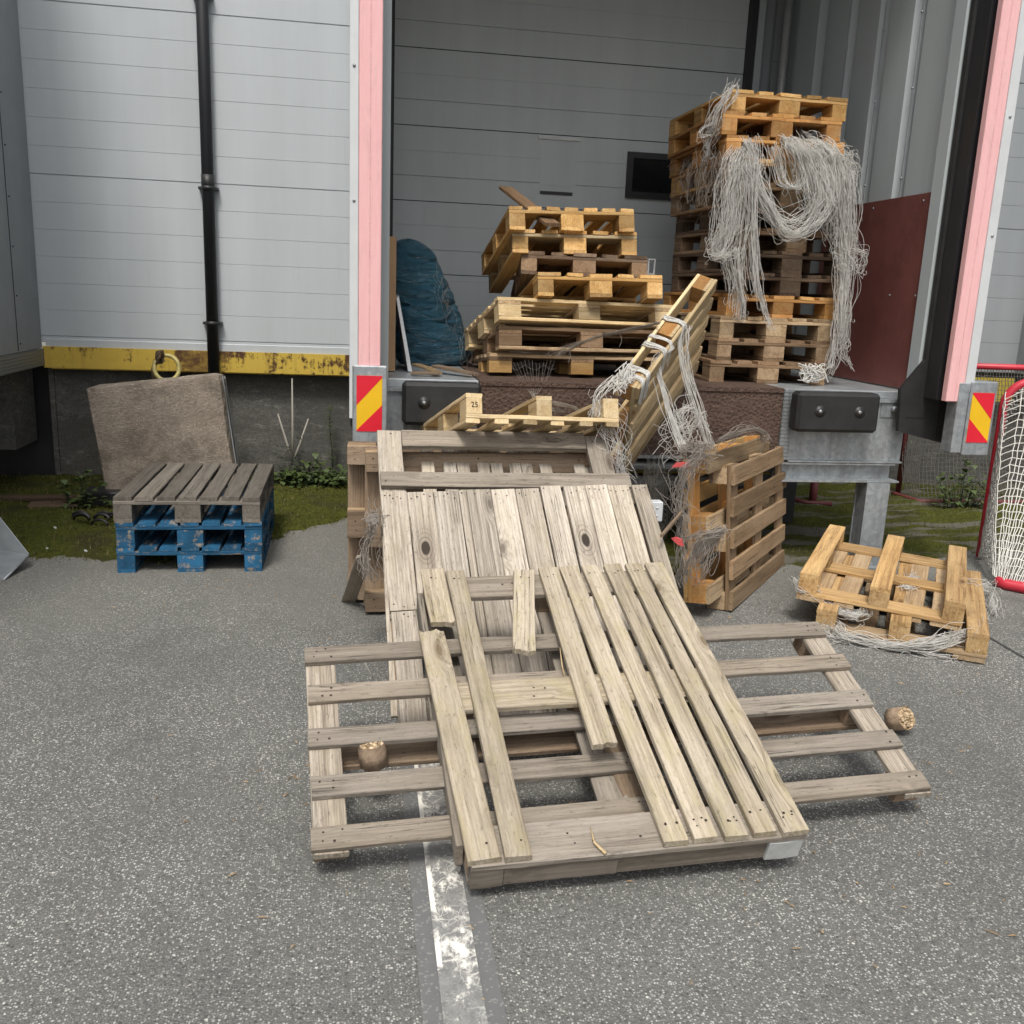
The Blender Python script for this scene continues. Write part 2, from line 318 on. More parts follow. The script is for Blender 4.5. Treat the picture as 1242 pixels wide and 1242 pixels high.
def asphalt():
    N = NT('asphalt'); v = N.coord()
    vo = N.vor(v, 150); sp = N.n('ShaderNodeSeparateColor'); N.l(vo.outputs['Color'], sp.inputs[0])
    vo2 = N.vor(v, 330); sp2 = N.n('ShaderNodeSeparateColor'); N.l(vo2.outputs['Color'], sp2.inputs[0])
    big = N.noise(v, .55, 5, .6); mid = N.noise(v, 5, 6, .65)
    sy = N.n('ShaderNodeSeparateXYZ'); N.l(v, sy.inputs[0])
    base = N.mix(N.ramp(big, [(.35, 0), (.68, 1)]), (.106, .109, .103), (.164, .167, .157))
    base = N.mix(N.ramp(mid, [(.35, 0), (.7, .55)]), base, (.10, .099, .093))
    c = N.mix(N.math('MULTIPLY', N.ramp(sp2.outputs[0], [(.4, 0), (1, 1)]), .5), base, (.30, .295, .28))
    c = N.mix(N.math('MULTIPLY', N.ramp(sp2.outputs[1], [(.5, 0), (1, 1)]), .5), c, (.055, .054, .05))
    stone = N.math('MULTIPLY', N.math('GREATER_THAN', sp.outputs[0], .64), N.ramp(vo.outputs['Distance'], [(.30, 1), (.56, 0)]))
    dens = N.ramp(N.noise(v, 1.1, 5, .65), [(.34, .4), (.62, 1)])
    stcol = N.mix(sp.outputs[1], (.28, .28, .262), (.66, .66, .625))
    c = N.mix(N.math('MULTIPLY', stone, dens), c, stcol)
    big2 = N.vor(v, 70); sb = N.n('ShaderNodeSeparateColor'); N.l(big2.outputs['Color'], sb.inputs[0])
    st2 = N.math('MULTIPLY', N.math('GREATER_THAN', sb.outputs[0], .9), N.ramp(big2.outputs['Distance'], [(.18, 1), (.36, 0)]))
    c = N.mix(N.math('MULTIPLY', st2, dens), c, N.mix(sb.outputs[1], (.42, .415, .38), (.74, .73, .68)))
    dk = N.math('MULTIPLY', N.math('LESS_THAN', sb.outputs[2], .12), N.ramp(big2.outputs['Distance'], [(.25, 1), (.42, 0)]))
    c = N.mix(N.math('MULTIPLY', dk, .6), c, (.06, .058, .054))
    # dusty, fine-grained band by the building, stains and old oil
    dn = N.math('ADD', sy.outputs[1], N.math('MULTIPLY', N.math('SUBTRACT', N.noise(v, 1.4, 6, .7), .5), 2.2))
    c = N.mix(N.ramp(N.math('MULTIPLY', dn, .1), [(.42, 0), (.58, .5)]), c, (.20, .195, .172))
    oil = N.ramp(N.noise(v, .9, 4, .55, .6), [(.60, 0), (.70, .5)])
    c = N.mix(oil, c, (.075, .074, .07))
    dw = N.n('ShaderNodeVectorMath', operation='ADD'); N.l(v, dw.inputs[0])
    nc = N.n('ShaderNodeTexNoise'); N.l(v, nc.inputs['Vector']); nc.inputs['Scale'].default_value = 2.6; nc.inputs['Detail'].default_value = 6
    sc = N.n('ShaderNodeVectorMath', operation='SCALE'); N.l(nc.outputs['Color'], sc.inputs[0]); sc.inputs['Scale'].default_value = .55; N.l(sc.outputs[0], dw.inputs[1])
    ck = N.vor(dw.outputs[0], .52, 'DISTANCE_TO_EDGE').outputs['Distance']
    crack = N.math('MULTIPLY', N.ramp(ck, [(.0015, 1), (.0042, 0)]), N.ramp(N.noise(v, .7, 3), [(.62, 0), (.7, .7)]))
    c = N.mix(crack, c, (.045, .044, .041))
    h = N.math('SUBTRACT', N.math('ADD', N.math('MULTIPLY', sp2.outputs[0], .45), N.math('MULTIPLY', vo.outputs['Distance'], .8)), crack)
    return N.done(c, .85, 0, N.bump(h, .65, .005), .3)
M['asphalt'] = asphalt()
def bitumen():
    N = NT('joint_bitumen'); v = N.coord(); n = N.noise(v, 30, 5)
    c = N.mix(n, (.115, .118, .12), (.16, .163, .163))
    st = N.vor(v, 150); sp4 = N.n('ShaderNodeSeparateColor'); N.l(st.outputs['Color'], sp4.inputs[0])
    c = N.mix(N.math('MULTIPLY', N.math('GREATER_THAN', sp4.outputs[0], .88), .35), c, (.36, .355, .33))
    return N.done(c, .7, 0, N.bump(N.noise(v, 150, 3), .3, .003))
M['bitumen'] = bitumen()
def lane():
    N = NT('worn_white_paint'); v = N.coord()
    n = N.noise(v, 26, 8, .78); n2 = N.noise(v, 4.5, 4); n3 = N.noise(N.mapv(v, (30, 22, 1)), 1, 6, .7)
    def veins(sc, th, off):
        cmb = N.n('ShaderNodeCombineXYZ'); a = N.noise(N.mapv(v, (16, 16, 1), off), 1, 5, .65); b = N.noise(N.mapv(v, (16, 16, 1), (off[1], off[0]+3, 0)), 1, 5, .65)
        N.l(N.math('MULTIPLY', N.math('SUBTRACT', a, .5), .045), cmb.inputs[0]); N.l(N.math('MULTIPLY', N.math('SUBTRACT', b, .5), .045), cmb.inputs[1])
        ad = N.n('ShaderNodeVectorMath', operation='ADD'); N.l(v, ad.inputs[0]); N.l(cmb.outputs[0], ad.inputs[1])
        e = N.vor(N.mapv(ad.outputs[0], sc, off), 1, 'DISTANCE_TO_EDGE').outputs['Distance']
        return N.ramp(N.math('ADD', e, N.math('MULTIPLY', N.math('SUBTRACT', n3, .5), th*1.4)), [(th*.3, 1), (th*1.2, 0)])
    sx = N.n('ShaderNodeSeparateXYZ'); N.l(v, sx.inputs[0])
    wob = N.math('ADD', sx.outputs[0], N.math('MULTIPLY', N.math('SUBTRACT', n, .5), .03))
    edge = N.math('MULTIPLY', N.math('LESS_THAN', wob, -.036), N.ramp(n2, [(.44, .0), (.5, 1)]))
    vein = N.math('MAXIMUM', N.math('MULTIPLY', veins((15, 10, 1), .022, (2, 5, 0)), N.ramp(n2, [(.44, .0), (.56, .6)])), N.math('MULTIPLY', veins((34, 26, 1), .04, (7, 1, 0)), N.ramp(N.noise(v, 7, 4), [(.50, 0), (.64, .6)])))
    sp = N.math('MAXIMUM', N.ramp(n, [(.60, 0), (.64, .9)]), N.ramp(N.math('ADD', N.math('MULTIPLY', n3, .5), N.math('MULTIPLY', n2, .5)), [(.52, 0), (.575, .85)]))
    mk = N.math('MAXIMUM', N.math('MAXIMUM', vein, edge), sp)
    base = N.mix(N.ramp(n3, [(.35, 0), (.7, 1)]), (.165, .167, .165), (.29, .29, .28))
    st = N.vor(v, 190); sp4 = N.n('ShaderNodeSeparateColor'); N.l(st.outputs['Color'], sp4.inputs[0])
    base = N.mix(N.math('MULTIPLY', N.math('GREATER_THAN', sp4.outputs[0], .7), .4), base, N.mix(sp4.outputs[1], (.10, .10, .095), (.46, .45, .42)))
    c = N.mix(mk, base, (.80, .78, .72))
    return N.done(c, .75, 0, N.bump(mk, .4, .003))
M['lane'] = lane()
def mossg(name, streak):
    N = NT(name); v = N.coord()
    n = N.noise(v, 2.2, 6, .65); f = N.noise(v, 38, 5, .7); s = N.noise(N.mapv(v, (.7, 4.2, 1)), 1, 5, .6)
    c = N.mix(N.ramp(f, [(.3, 0), (.7, 1)]), (.032, .042, .009), (.115, .12, .022))
    c = N.mix(N.ramp(n, [(.50, 0), (.64, .8)]), c, (.05, .046, .022))
    if streak: c = N.mix(N.ramp(s, [(.50, 0), (.57, .9)]), c, (.15, .142, .12))
    return N.done(c, .95, 0, N.bump(N.math('ADD', f, n), .9, .03), .1)
M['moss'] = mossg('moss_and_dirt', False); M['moss_streaky'] = mossg('moss_with_mud', True)
M['leaf'] = simple('weed_leaf', (.055, .085, .02), .6, 0, .35, 20)
M['leaf_dark'] = simple('dark_weed_leaf', (.022, .035, .014), .6, 0, .4, 20)
M['stalk'] = simple('dry_stalk', (.34, .32, .28), .8)
M['crackfill'] = simple('dark_joint', (.06, .06, .058), .9, 0, .4, 40)
M['deadblade'] = simple('dead_grass', (.16, .13, .06), .9, 0, .4, 30)
M['grassblade'] = simple('moss_blade', (.085, .092, .018), .8, 0, .5, 30)
M['rope'] = twine_mat('brown_rope', (.24, .18, .12))
M['ring'] = simple('yellow_lifting_ring', (.44, .38, .15), .55, .2, .3, 20)
M['ink'] = simple('dark_stamp_ink', (.05, .03, .02), .8)
M['sign_yel'] = simple('yellow_label', (.42, .32, .04), .6)
M['debris_black'] = simple('black_plastic', (.02, .02, .022), .4)
M['tape'] = simple('red_plastic_tape', (.50, .075, .075), .5)
M['chalk'] = simple('pale_painted_end', (.42, .43, .42), .8, 0, .15, 30)
def filmm():
    N = NT('clear_stretch_film')
    N.b.inputs['Base Color'].default_value = (.8, .78, .74, 1); N.b.inputs['Roughness'].default_value = .35
    tr = N.n('ShaderNodeBsdfTransparent'); mx = N.n('ShaderNodeMixShader')
    v = N.coord(); n = N.noise(N.mapv(v, (12, 12, 30)), 1, 5, .7)
    N.l(N.ramp(n, [(.35, .12), (.7, .7)]), mx.inputs[0]); N.l(tr.outputs[0], mx.inputs[1]); N.l(N.b.outputs[0], mx.inputs[2]); N.l(mx.outputs[0], N.out.inputs[0])
    return N.m
M['film'] = filmm()

# ------------------------------------------------------------------ mesh builder
class MB:
    def __init__(s): s.v = []; s.f = []; s.mi = []; s.gc = []; s.ti = []; s.smooth = []; s.kp = (99, 99, 99)
    def add(s, vs, fs, mi=0, gc=None, ti=.5, smooth=False):
        o = len(s.v); s.v += [tuple(x) for x in vs]
        s.gc += [tuple(x) for x in (gc or vs)]; s.ti += [ti]*len(vs)
        for f in fs: s.f.append(tuple(i+o for i in f)); s.mi.append(mi); s.smooth.append(smooth)
    def box(s, lo, hi, mi=0, ch=0.0, mat=None):
        (a, b, c), (d, e, f) = lo, hi
        if ch <= 0:
            vs = [(a, b, c), (d, b, c), (d, e, c), (a, e, c), (a, b, f), (d, b, f), (d, e, f), (a, e, f)]
            fs = [(0, 3, 2, 1), (4, 5, 6, 7), (0, 1, 5, 4), (1, 2, 6, 5), (2, 3, 7, 6), (3, 0, 4, 7)]
        else:
            vs = []; fs = []
            lohi = ((a, d), (b, e), (c, f))
            idx = {}
            for sx in (0, 1):
                for sy in (0, 1):
                    for sz in (0, 1):
                        for ax in range(3):
                            p = [lohi[0][sx], lohi[1][sy], lohi[2][sz]]
                            for k, sg in enumerate((sx, sy, sz)):
                                if k != ax: p[k] += ch if sg == 0 else -ch
                            idx[(sx, sy, sz, ax)] = len(vs); vs.append(p)
            for ax in range(3):
                o1, o2 = (ax+1) % 3, (ax+2) % 3
                for sg in (0, 1):
                    q = []
                    for (u, w) in ((0, 0), (1, 0), (1, 1), (0, 1)):
                        k = [0, 0, 0]; k[ax] = sg; k[o1] = u; k[o2] = w; q.append(idx[(*k, ax)])
                    fs.append(tuple(q if sg else q[::-1]))
            for ax in range(3):
                o1, o2 = (ax+1) % 3, (ax+2) % 3
                for u in (0, 1):
                    for w in (0, 1):
                        k0 = [0, 0, 0]; k0[o1] = u; k0[o2] = w; k1 = list(k0); k1[ax] = 1
                        q = [idx[(*k0, o1)], idx[(*k1, o1)], idx[(*k1, o2)], idx[(*k0, o2)]]
                        fs.append(tuple(q if (u != w) else q[::-1]))
            for sx in (0, 1):
                for sy in (0, 1):
                    for sz in (0, 1):
                        q = [idx[(sx, sy, sz, 0)], idx[(sx, sy, sz, 1)], idx[(sx, sy, sz, 2)]]
                        fs.append(tuple(q if (sx+sy+sz) % 2 else q[::-1]))
        if mat is not None: vs = [mat @ Vector(p) for p in vs]
        s.add(vs, fs, mi)
    def tube(s, pts, r, n=6, mi=0, cap=True, smooth=True):
        pts = [Vector(p) for p in pts]
        if len(pts) < 2: return
        vs = []; fs = []
        d = (pts[1]-pts[0]).normalized() if (pts[1]-pts[0]).length > 0 else Vector((0, 0, 1))
        u = d.orthogonal().normalized()
        for i, p in enumerate(pts):
            q = pts[min(i+1, len(pts)-1)] - pts[max(i-1, 0)]
            if q.length > 1e-9: d = q.normalized()
            u = (u - d*u.dot(d)); u = u.normalized() if u.length > 1e-6 else d.orthogonal().normalized()
            w = d.cross(u); rr = r[i] if hasattr(r, '__len__') else r
            for k in range(n):
                a = 2*math.pi*k/n; vs.append(p + u*(rr*math.cos(a)) + w*(rr*math.sin(a)))
        for i in range(len(pts)-1):
            for k in range(n):
                k2 = (k+1) % n; fs.append((i*n+k, i*n+k2, (i+1)*n+k2, (i+1)*n+k))
        if cap: fs.append(tuple(range(n))[::-1]); fs.append(tuple(range((len(pts)-1)*n, len(pts)*n)))
        s.add(vs, fs, mi, smooth=smooth)
    def prism(s, poly, vec, mi=0):
        """extrude a planar polygon (list of 3d points) along vec"""
        n = len(poly); vec = Vector(vec); vs = [Vector(p) for p in poly] + [Vector(p)+vec for p in poly]
        nrm = Vector((0, 0, 0))
        for i in range(n): nrm += vs[i].cross(vs[(i+1) % n])
        fl = nrm.dot(vec) > 0
        fs = [tuple(range(n))[::-1], tuple(range(n, 2*n))] + [(i, (i+1) % n, n+(i+1) % n, n+i) for i in range(n)]
        if not fl: fs = [f[::-1] for f in fs]
        s.add(vs, fs, mi)
    def build(s, name, mats, parent=None):
        me = bpy.data.meshes.new(name); me.from_pydata(s.v, [], s.f)
        for mt in (mats if isinstance(mats, (list, tuple)) else [mats]): me.materials.append(mt)
        me.polygons.foreach_set('material_index', s.mi); me.polygons.foreach_set('use_smooth', s.smooth)
        a = me.attributes.new('gc', 'FLOAT_VECTOR', 'POINT'); a.data.foreach_set('vector', [c for g in s.gc for c in g])
        a = me.attributes.new('tint', 'FLOAT', 'POINT'); a.data.foreach_set('value', s.ti)
        a = me.attributes.new('kpos', 'FLOAT_VECTOR', 'POINT'); a.data.foreach_set('vector', list(s.kp)*len(s.v))
        me.update()
        o = bpy.data.objects.new(name, me); C.objects.link(o)
        if parent: o.parent = parent
        return o

def tag(o, label=None, cat=None, group=None, kind=None):
    if label: o['label'] = label
    if cat: o['category'] = cat
    if group: o['group'] = group
    if kind: o['kind'] = kind
    return o
def empty(name, label, cat, mat=None, group=None):
    o = bpy.data.objects.new(name, None); C.objects.link(o); o.empty_display_size = .1
    if mat is not None: o.matrix_world = mat
    return tag(o, label, cat, group)
def pose(x, y, z, a=0, b=0, c=0):
    return Matrix.Translation((x, y, z)) @ Matrix.Rotation(R(a), 4, 'Z') @ Matrix.Rotation(R(c), 4, 'Y') @ Matrix.Rotation(R(b), 4, 'X')
def frame(cols, t):
    m = Matrix.Identity(4)
    for j, c in enumerate(cols):
        for i in range(3): m[i][j] = c[i]
    for i in range(3): m[i][3] = t[i]
    return m

def board(mb, o, ex, ey, ez, L, W, T, warp=.004, jag0=0.0, jag1=0.0, nails=(), n=None, ti=None, split=None, mi=0, knot=None):
    """one sawn board: origin corner o, length along ex, width along ey, thickness along ez"""
    o, ex, ey, ez = Vector(o), Vector(ex), Vector(ey), Vector(ez)
    ti = rnd.random() if ti is None else ti
    n = n or max(2, int(L/.13)); mc = 9 if (jag0 or jag1) else 3
    bow = rnd.uniform(-1, 1)*warp; tw = rnd.uniform(-1, 1)*warp*.7; crook = rnd.uniform(-1, 1)*warp*.5
    ph = rnd.uniform(0, 6); ch = min(.0028, T*.2)
    off = Vector((rnd.uniform(0, 40), rnd.uniform(0, 40), rnd.uniform(0, 40)))
    if knot: mb.kp = tuple(off + Vector((knot[0], knot[1], T)))
    j0 = [rnd.uniform(0, jag0) + (jag0*.6*abs(math.sin(k*1.7+ph)) if jag0 else 0) for k in range(mc+1)]
    j1 = [rnd.uniform(0, jag1) + (jag1*.6*abs(math.sin(k*2.1+ph)) if jag1 else 0) for k in range(mc+1)]
    ys = [0, ch] + [ch+(W-2*ch)*k/(mc-2) for k in range(1, mc-2)] + [W-ch, W] if mc > 3 else [0, ch, W-ch, W]
    mc = len(ys)-1
    while len(j0) < mc+1: j0.append(j0[-1]); j1.append(j1[-1])
    vs = []; gc = []
    def pt(u, y, z):
        s = u/L
        return o + ex*u + ey*(y + crook*math.sin(math.pi*s)) + ez*(z + bow*math.sin(math.pi*s) + tw*(y/W-.5)*(s-.5)*2 + .0007*math.sin(u*23+ph+y*40))
    for i in range(n+1):
        for side in (0, 1):
            for k, y in enumerate(ys):
                u = L*i/n
                if i == 0: u = j0[k]
                if i == n: u = L - j1[k]
                edge = k in (0, mc)
                z = (ch if edge else 0) if side == 0 else (T-ch if edge else T)
                yy = y + (rnd.uniform(-.0012, .0012) if edge else 0)
                vs.append(pt(u, yy, z)); gc.append(Vector((u, y, z)) + off)
    row = 2*(mc+1); fs = []
    I = lambda i, side, k: i*row + side*(mc+1) + k
    for i in range(n):
        for k in range(mc):
            fs.append((I(i, 1, k), I(i+1, 1, k), I(i+1, 1, k+1), I(i, 1, k+1)))
            fs.append((I(i, 0, k), I(i, 0, k+1), I(i+1, 0, k+1), I(i+1, 0, k)))
        fs.append((I(i, 0, 0), I(i+1, 0, 0), I(i+1, 1, 0), I(i, 1, 0)))
        fs.append((I(i, 0, mc), I(i, 1, mc), I(i+1, 1, mc), I(i+1, 0, mc)))
    for k in range(mc):
        fs.append((I(0, 0, k), I(0, 1, k), I(0, 1, k+1), I(0, 0, k+1)))
        fs.append((I(n, 0, k), I(n, 0, k+1), I(n, 1, k+1), I(n, 1, k)))
    if ex.cross(ey).dot(ez) < 0: fs = [f[::-1] for f in fs]
    mb.add(vs, fs, mi, gc, ti)
    for (u, y) in nails:
        if rnd.random() < .22: continue
        u += rnd.gauss(0, .007); y = min(W-.008, max(.008, y+rnd.gauss(0, .005)))
        r = rnd.uniform(.003, .0048); c = pt(u, y, T+.0012)
        vv = [c + ex*(r*math.cos(a)) + ey*(r*math.sin(a)) for a in [k*math.pi/4 for k in range(8)]]
        ff = [tuple(range(8))]
        if ex.cross(ey).dot(ez) < 0: ff = [ff[0][::-1]]
        mb.add(vv, ff, 1)

def one_board(name, mat, parent, *a, label=None, **k):
    mb = MB(); board(mb, *a, **k); ob = mb.build(name, [mat, M['nail']], parent)
    if label: ob['label'] = label
    return ob
EX, EY, EZ = Vector((1, 0, 0)), Vector((0, 1, 0)), Vector((0, 0, 1))

# pallet-frame -> fitted-frame maps
def map_v(W): return frame(((0, 1, 0), (-1, 0, 0), (0, 0, 1)), (W, 0, 0))          # short side faces the yard
MAP_U = Matrix.Identity(4)                                                          # long side faces the yard
def map_vflip(T): return frame(((0, 1, 0), (1, 0, 0), (0, 0, -1)), (0, 0, T))       # upside down
def map_lean(W): return frame(((1, 0, 0), (0, 0, -1), (0, 1, 0)), (0, 0, W))        # on its edge, deck to the right
def map_edge(T): return frame(((1, 0, 0), (0, 0, 1), (0, -1, 0)), (0, T, 0))        # on its edge, deck outward
def map_edge_in(W): return frame(((1, 0, 0), (0, 0, -1), (0, 1, 0)), (0, 0, W))     # on its edge, skids outward

def eur(label, mat, wd, L=1.2, W=.8, T=.144, nb=5, group=None, dm=None, bm=None, sm=None, km=None, missing=(), bw=None, jit=.006, tl=None, name='wooden_pallet', brokens=(), cat='pallet', noback=False, slope=None, bwid=None):
    """flat four-way pallet: deck boards, stringers, blocks, skid boards"""
    root = empty(name, label, cat, mat, group)
    k = T/.144; t = .022*k; bh = .078*k
    dm, bm, sm, km = dm or wd, bm or wd, sm or wd, km or wd
    sw = [.1, .145, .1]; cw = .145*L/1.2
    if bwid: sw = [bwid]*3
    ysk = [0, W/2-sw[1]/2, W-sw[2]]; xs = [0, L/2-cw/2, L-cw]
    for i, (y, w) in enumerate(zip(ysk, sw)):
        if ('skid', i) not in missing:
            nl = [(x+dx, y0) for x in xs for dx in (.04,) for y0 in (w*.3, w*.7)]
            one_board('skid_board', km, root, (0, y, t), EX, EY, -EZ, L, w, t, warp=.003, nails=nl)
        for j, x in enumerate(xs):
            if noback and j == 2: continue
            if ('block', i, j) in missing: continue
            jx = rnd.uniform(-jit, jit)*.6 if j == 1 else 0
            one_board('block', bm, root, (x+jx, y+.001, t+.0006), EX, EY, EZ, cw, w-.002, bh-.001, warp=.0004, n=2)
    for j, x in enumerate(xs):
        if noback and j == 2: continue
        if ('stringer', j) in missing: continue
        one_board('stringer', sm, root, (x, 0, t+bh), EY, EX, EZ, W, cw, t-.0006, warp=.002)
    if bw is None: bw = [.145, .1, .145, .1, .145] if nb == 5 else [.088]*nb
    gap = (W-sum(bw))/(nb-1); y = 0
    for i in range(nb):
        if ('deck', i) not in missing:
            e0 = rnd.uniform(-jit, jit); br = dict(brokens).get(i)
            nl = [(x+cw*.3+q, bw[i]*f) for x in xs for q in (0, cw*.35) for f in (.3, .7)]
            if br: one_board('deck_board', dm, root, (e0, y+rnd.uniform(-.003, .003), 2*t+bh), EX, EY, EZ, br, bw[i], t, warp=.004, jag1=.03, nails=[q for q in nl if q[0] < br-.05], label='deck board broken off short')
            else: one_board('deck_board', dm, root, (e0, y+rnd.uniform(-.003, .003), 2*t+bh), EX, EY, EZ, L-rnd.uniform(0, jit), bw[i], t, warp=.004, nails=nl)
        y += bw[i]+gap
    return root

# ================================================================== SETTING
def sheet(name, x0, x1, y0, y1, z, mat, nx=1, ny=1, hf=None):
    mb = MB(); vs = []; fs = []
    for j in range(ny+1):
        for i in range(nx+1):
            x = x0+(x1-x0)*i/nx; y = y0+(y1-y0)*j/ny; vs.append((x, y, z + (hf(x, y) if hf else 0)))
    for j in range(ny):
        for i in range(nx): a = j*(nx+1)+i; fs.append((a, a+1, a+nx+2, a+nx+1))
    mb.add(vs, fs, smooth=bool(hf)); return mb.build(name, mat)
tag(sheet('ground', -60, 60, -60, 60, 0, M['asphalt'], 4, 4), kind='structure')
LX = .248
o = sheet('road_joint', LX-.098, LX+.098, -3, 3.3, .004, M['bitumen'], 1, 8); tag(o, kind='structure')
mb = MB(); vs = [(-.05, -6 + 9.2*i/30, 0) for i in range(31)] + [(.052, -6 + 9.2*i/30, 0) for i in range(31)]
mb.add(vs, [(i, i+31, i+32, i+1) for i in range(30)])
o = mb.build('road_marking', M['lane']); o.location = (LX, 0, .0075); tag(o, kind='structure')

a_, b_ = G(1180, 762), G(1300, 832); d_ = (b_-a_).normalized(); n_ = Vector((-d_.y, d_.x, 0))*.008
mb = MB(); mb.add([tuple(q+Vector((0, 0, .004))) for q in (a_-d_*.6-n_, b_+d_*2-n_, b_+d_*2+n_, a_-d_*.6+n_)], [(0, 1, 2, 3)]); tag(mb.build('road_joint', M['crackfill']), kind='structure')
def hmoss(x, y):
    return .012*math.sin(x*9+y*4)*math.sin(y*11-x*3) + .008*math.sin(x*23+1)*math.sin(y*27)
def moss_patch(name, label, poly, n, edge=.35, rise=.03, blades=9000, seed=1, mat='moss'):
    """low mossy ground: a lumpy sheet with a ragged rim, and short blades on it"""
    r = random.Random(seed); (x0, x1, y0, y1) = poly
    nx, ny = int((x1-x0)/.045), int((y1-y0)/.045)
    mb = MB(); vs = []; fs = []; hh = {}
    for j in range(ny+1):
        for i in range(nx+1):
            x = x0+(x1-x0)*i/nx; y = y0+(y1-y0)*j/ny
            yb = n(x)
            d = (y-yb)/edge + .12*math.sin(x*5.3+1)*math.sin(y*4.1+x) + .10*math.sin(x*19+y*13) + .08*math.sin(x*43+y*29) + r.uniform(-.12, .12)
            f = max(0, min(1, d)); z = -.02 + f*(rise+.02) + hmoss(x, y)*f
            vs.append((x, y, z)); hh[(i, j)] = f
    for j in range(ny):
        for i in range(nx): a = j*(nx+1)+i; fs.append((a, a+1, a+nx+2, a+nx+1))
    mb.add(vs, fs, 0, smooth=True)
    for k in range(blades):
        i, j = r.randrange(nx), r.randrange(ny)
        if hh[(i, j)] < .12 + .3*r.random()**2: continue
        b = Vector(vs[j*(nx+1)+i]); b.z = max(b.z, .002); b += Vector((r.uniform(0, .045), r.uniform(0, .045), -.004))
        a = r.uniform(0, 6.28); h = r.uniform(.006, .03)*(1.8 if r.random() < .06 else 1); w = r.uniform(.002, .006)
        e = Vector((math.cos(a), math.sin(a), 0)); t = b + Vector((r.uniform(-.01, .01), r.uniform(-.01, .01), h))
        mb.add([b-e*w, b+e*w, t], [(0, 1, 2)], 1 if r.random() < .78 else 2)
    o = mb.build(name, [M[mat], M['grassblade'], M['deadblade']]); tag(o, label, 'moss', kind='stuff'); return o
moss_patch('moss', 'dark green moss along the foot of the grey wall left of the pallets', (-5.5, .3, 5.2, 8.22), lambda x: 5.62+.08*math.sin(x*2.2) if x < -1.0 else 5.62+1.5*min(1, (x+1.0)/1.3), seed=3, blades=30000)
moss_patch('moss', 'mossy streaked dirt under and beside the dock on the right', (.6, 7.5, 5.0, 8.22), lambda x: 5.62+.12*math.sin(x*3)-(.35 if x < 3.1 else 0), seed=5, blades=16000, rise=.025, mat='moss_streaky')

# ---------------------------------------------------------------- facade, left of the dock
def groove_profile(z0, z1, pitch, start, seams, d=.0028, w=.006, sd=.009, sw=.010):
    zs = []; z = start; i = 0
    while z < z1-.02:
        if z > z0+.02: zs.append((z, i % seams == 0))
        z += pitch; i += 1
    prof = [(z0, 0)]
    for z, s in zs:
        dd, ww = (sd, sw) if s else (d, w)
        prof += [(z-ww/2, 0), (z-ww*.2, dd), (z+ww*.2, dd), (z+ww/2, 0)]
    prof.append((z1, 0)); return prof
def clad_wall(name, x0, x1, Y, z0, z1, pitch, start, seams, mat, parent=None, thick=.1, **k):
    prof = groove_profile(z0, z1, pitch, start, seams, **k); mb = MB()
    vs = []; fs = []
    for x in (x0, x1):
        for z, d in prof: vs.append((x, Y+d, z))
    n = len(prof)
    for i in range(n-1): fs.append((i, n+i, n+i+1, i+1))
    mb.add(vs, fs); mb.box((x0, Y+.02, z0+.001), (x1, Y+thick, z1-.001)); return mb.build(name, mat, parent)

fac = empty('warehouse_wall', 'light grey panel-clad warehouse wall above a rusty yellow beam', 'wall', Matrix.Translation((0, 0, 0)))
clad_wall('cladding_panel', -2.7, .02, 8.1, 1.135, 5.6, .2045, 1.39+.2045*5-.2045*6, 6, M['clad'], fac)
mb = MB()
mb.prism([(-2.47, 8.09, 1.10), (-2.47, 8.09, 1.16), (-2.47, 8.097, 1.165), (-2.47, 8.097, 1.18), (-2.47, 8.0985, 1.18), (-2.47, 8.0985, 1.10)], (2.485, 0, 0))
mb.build('base_flashing', M['clad'], fac)
mb = MB(); mb.box((-2.492, 8.075, .935), (.02, 8.09, 1.105)); mb.box((-2.44, 8.0905, .925), (.02, 8.2, .94)); mb.box((-2.44, 8.0905, 1.085), (.02, 8.2, 1.098))
mb.build('steel_beam', M['yellow'], fac)
mb = MB(); mb.box((-2.46, 8.22, -.1), (.05, 8.5, 1.1)); mb.build('foundation', M['conc_wall'], fac)
mb = MB(); mb.box((-2.50, 8.2, .05), (-2.461, 8.5, 1.1)); mb.build('corner_post', M['conc_wall'], fac)
for sx in (-2.42, -.03):
    pass
dp = empty('downpipe', 'black downpipe running down the light grey panel wall', 'downpipe', Matrix.Translation((-1.1, 8.0, .95)))
mb = MB()
pts = [(P(243.3, -30, 8.03)), (P(258.2, 406, 8.03))]
d = pts[1]-pts[0]; x0 = P(258.4, 420, 8.03).x
mb.tube([(x0-.003, 8.03, 5.6), (x0, 8.03, .93)], .046, 14); mb.v = [(a-(-1.1), b-8.0, c-.95) for a, b, c in mb.v]
mb.build('pipe', M['black'], dp)
for zz in (2.37, 1.33, 3.75):
    mb = MB(); mb.tube([(x0+1.1, .03, zz-.95-.015), (x0+1.1, .03, zz-.95+.015)], .053, 14); mb.box((x0+1.1-.075, .03, zz-.96), (x0+1.1+.075, .095, zz-.94)); mb.build('bracket', M['frame_black'], dp)
mb = MB(); mb.tube([(x0+1.1, .03, 2.37-.95+.1), (x0+1.1, .03, 2.37-.95-.02)], .051, 14); mb.build('pipe_socket', M['frame_black'], dp)

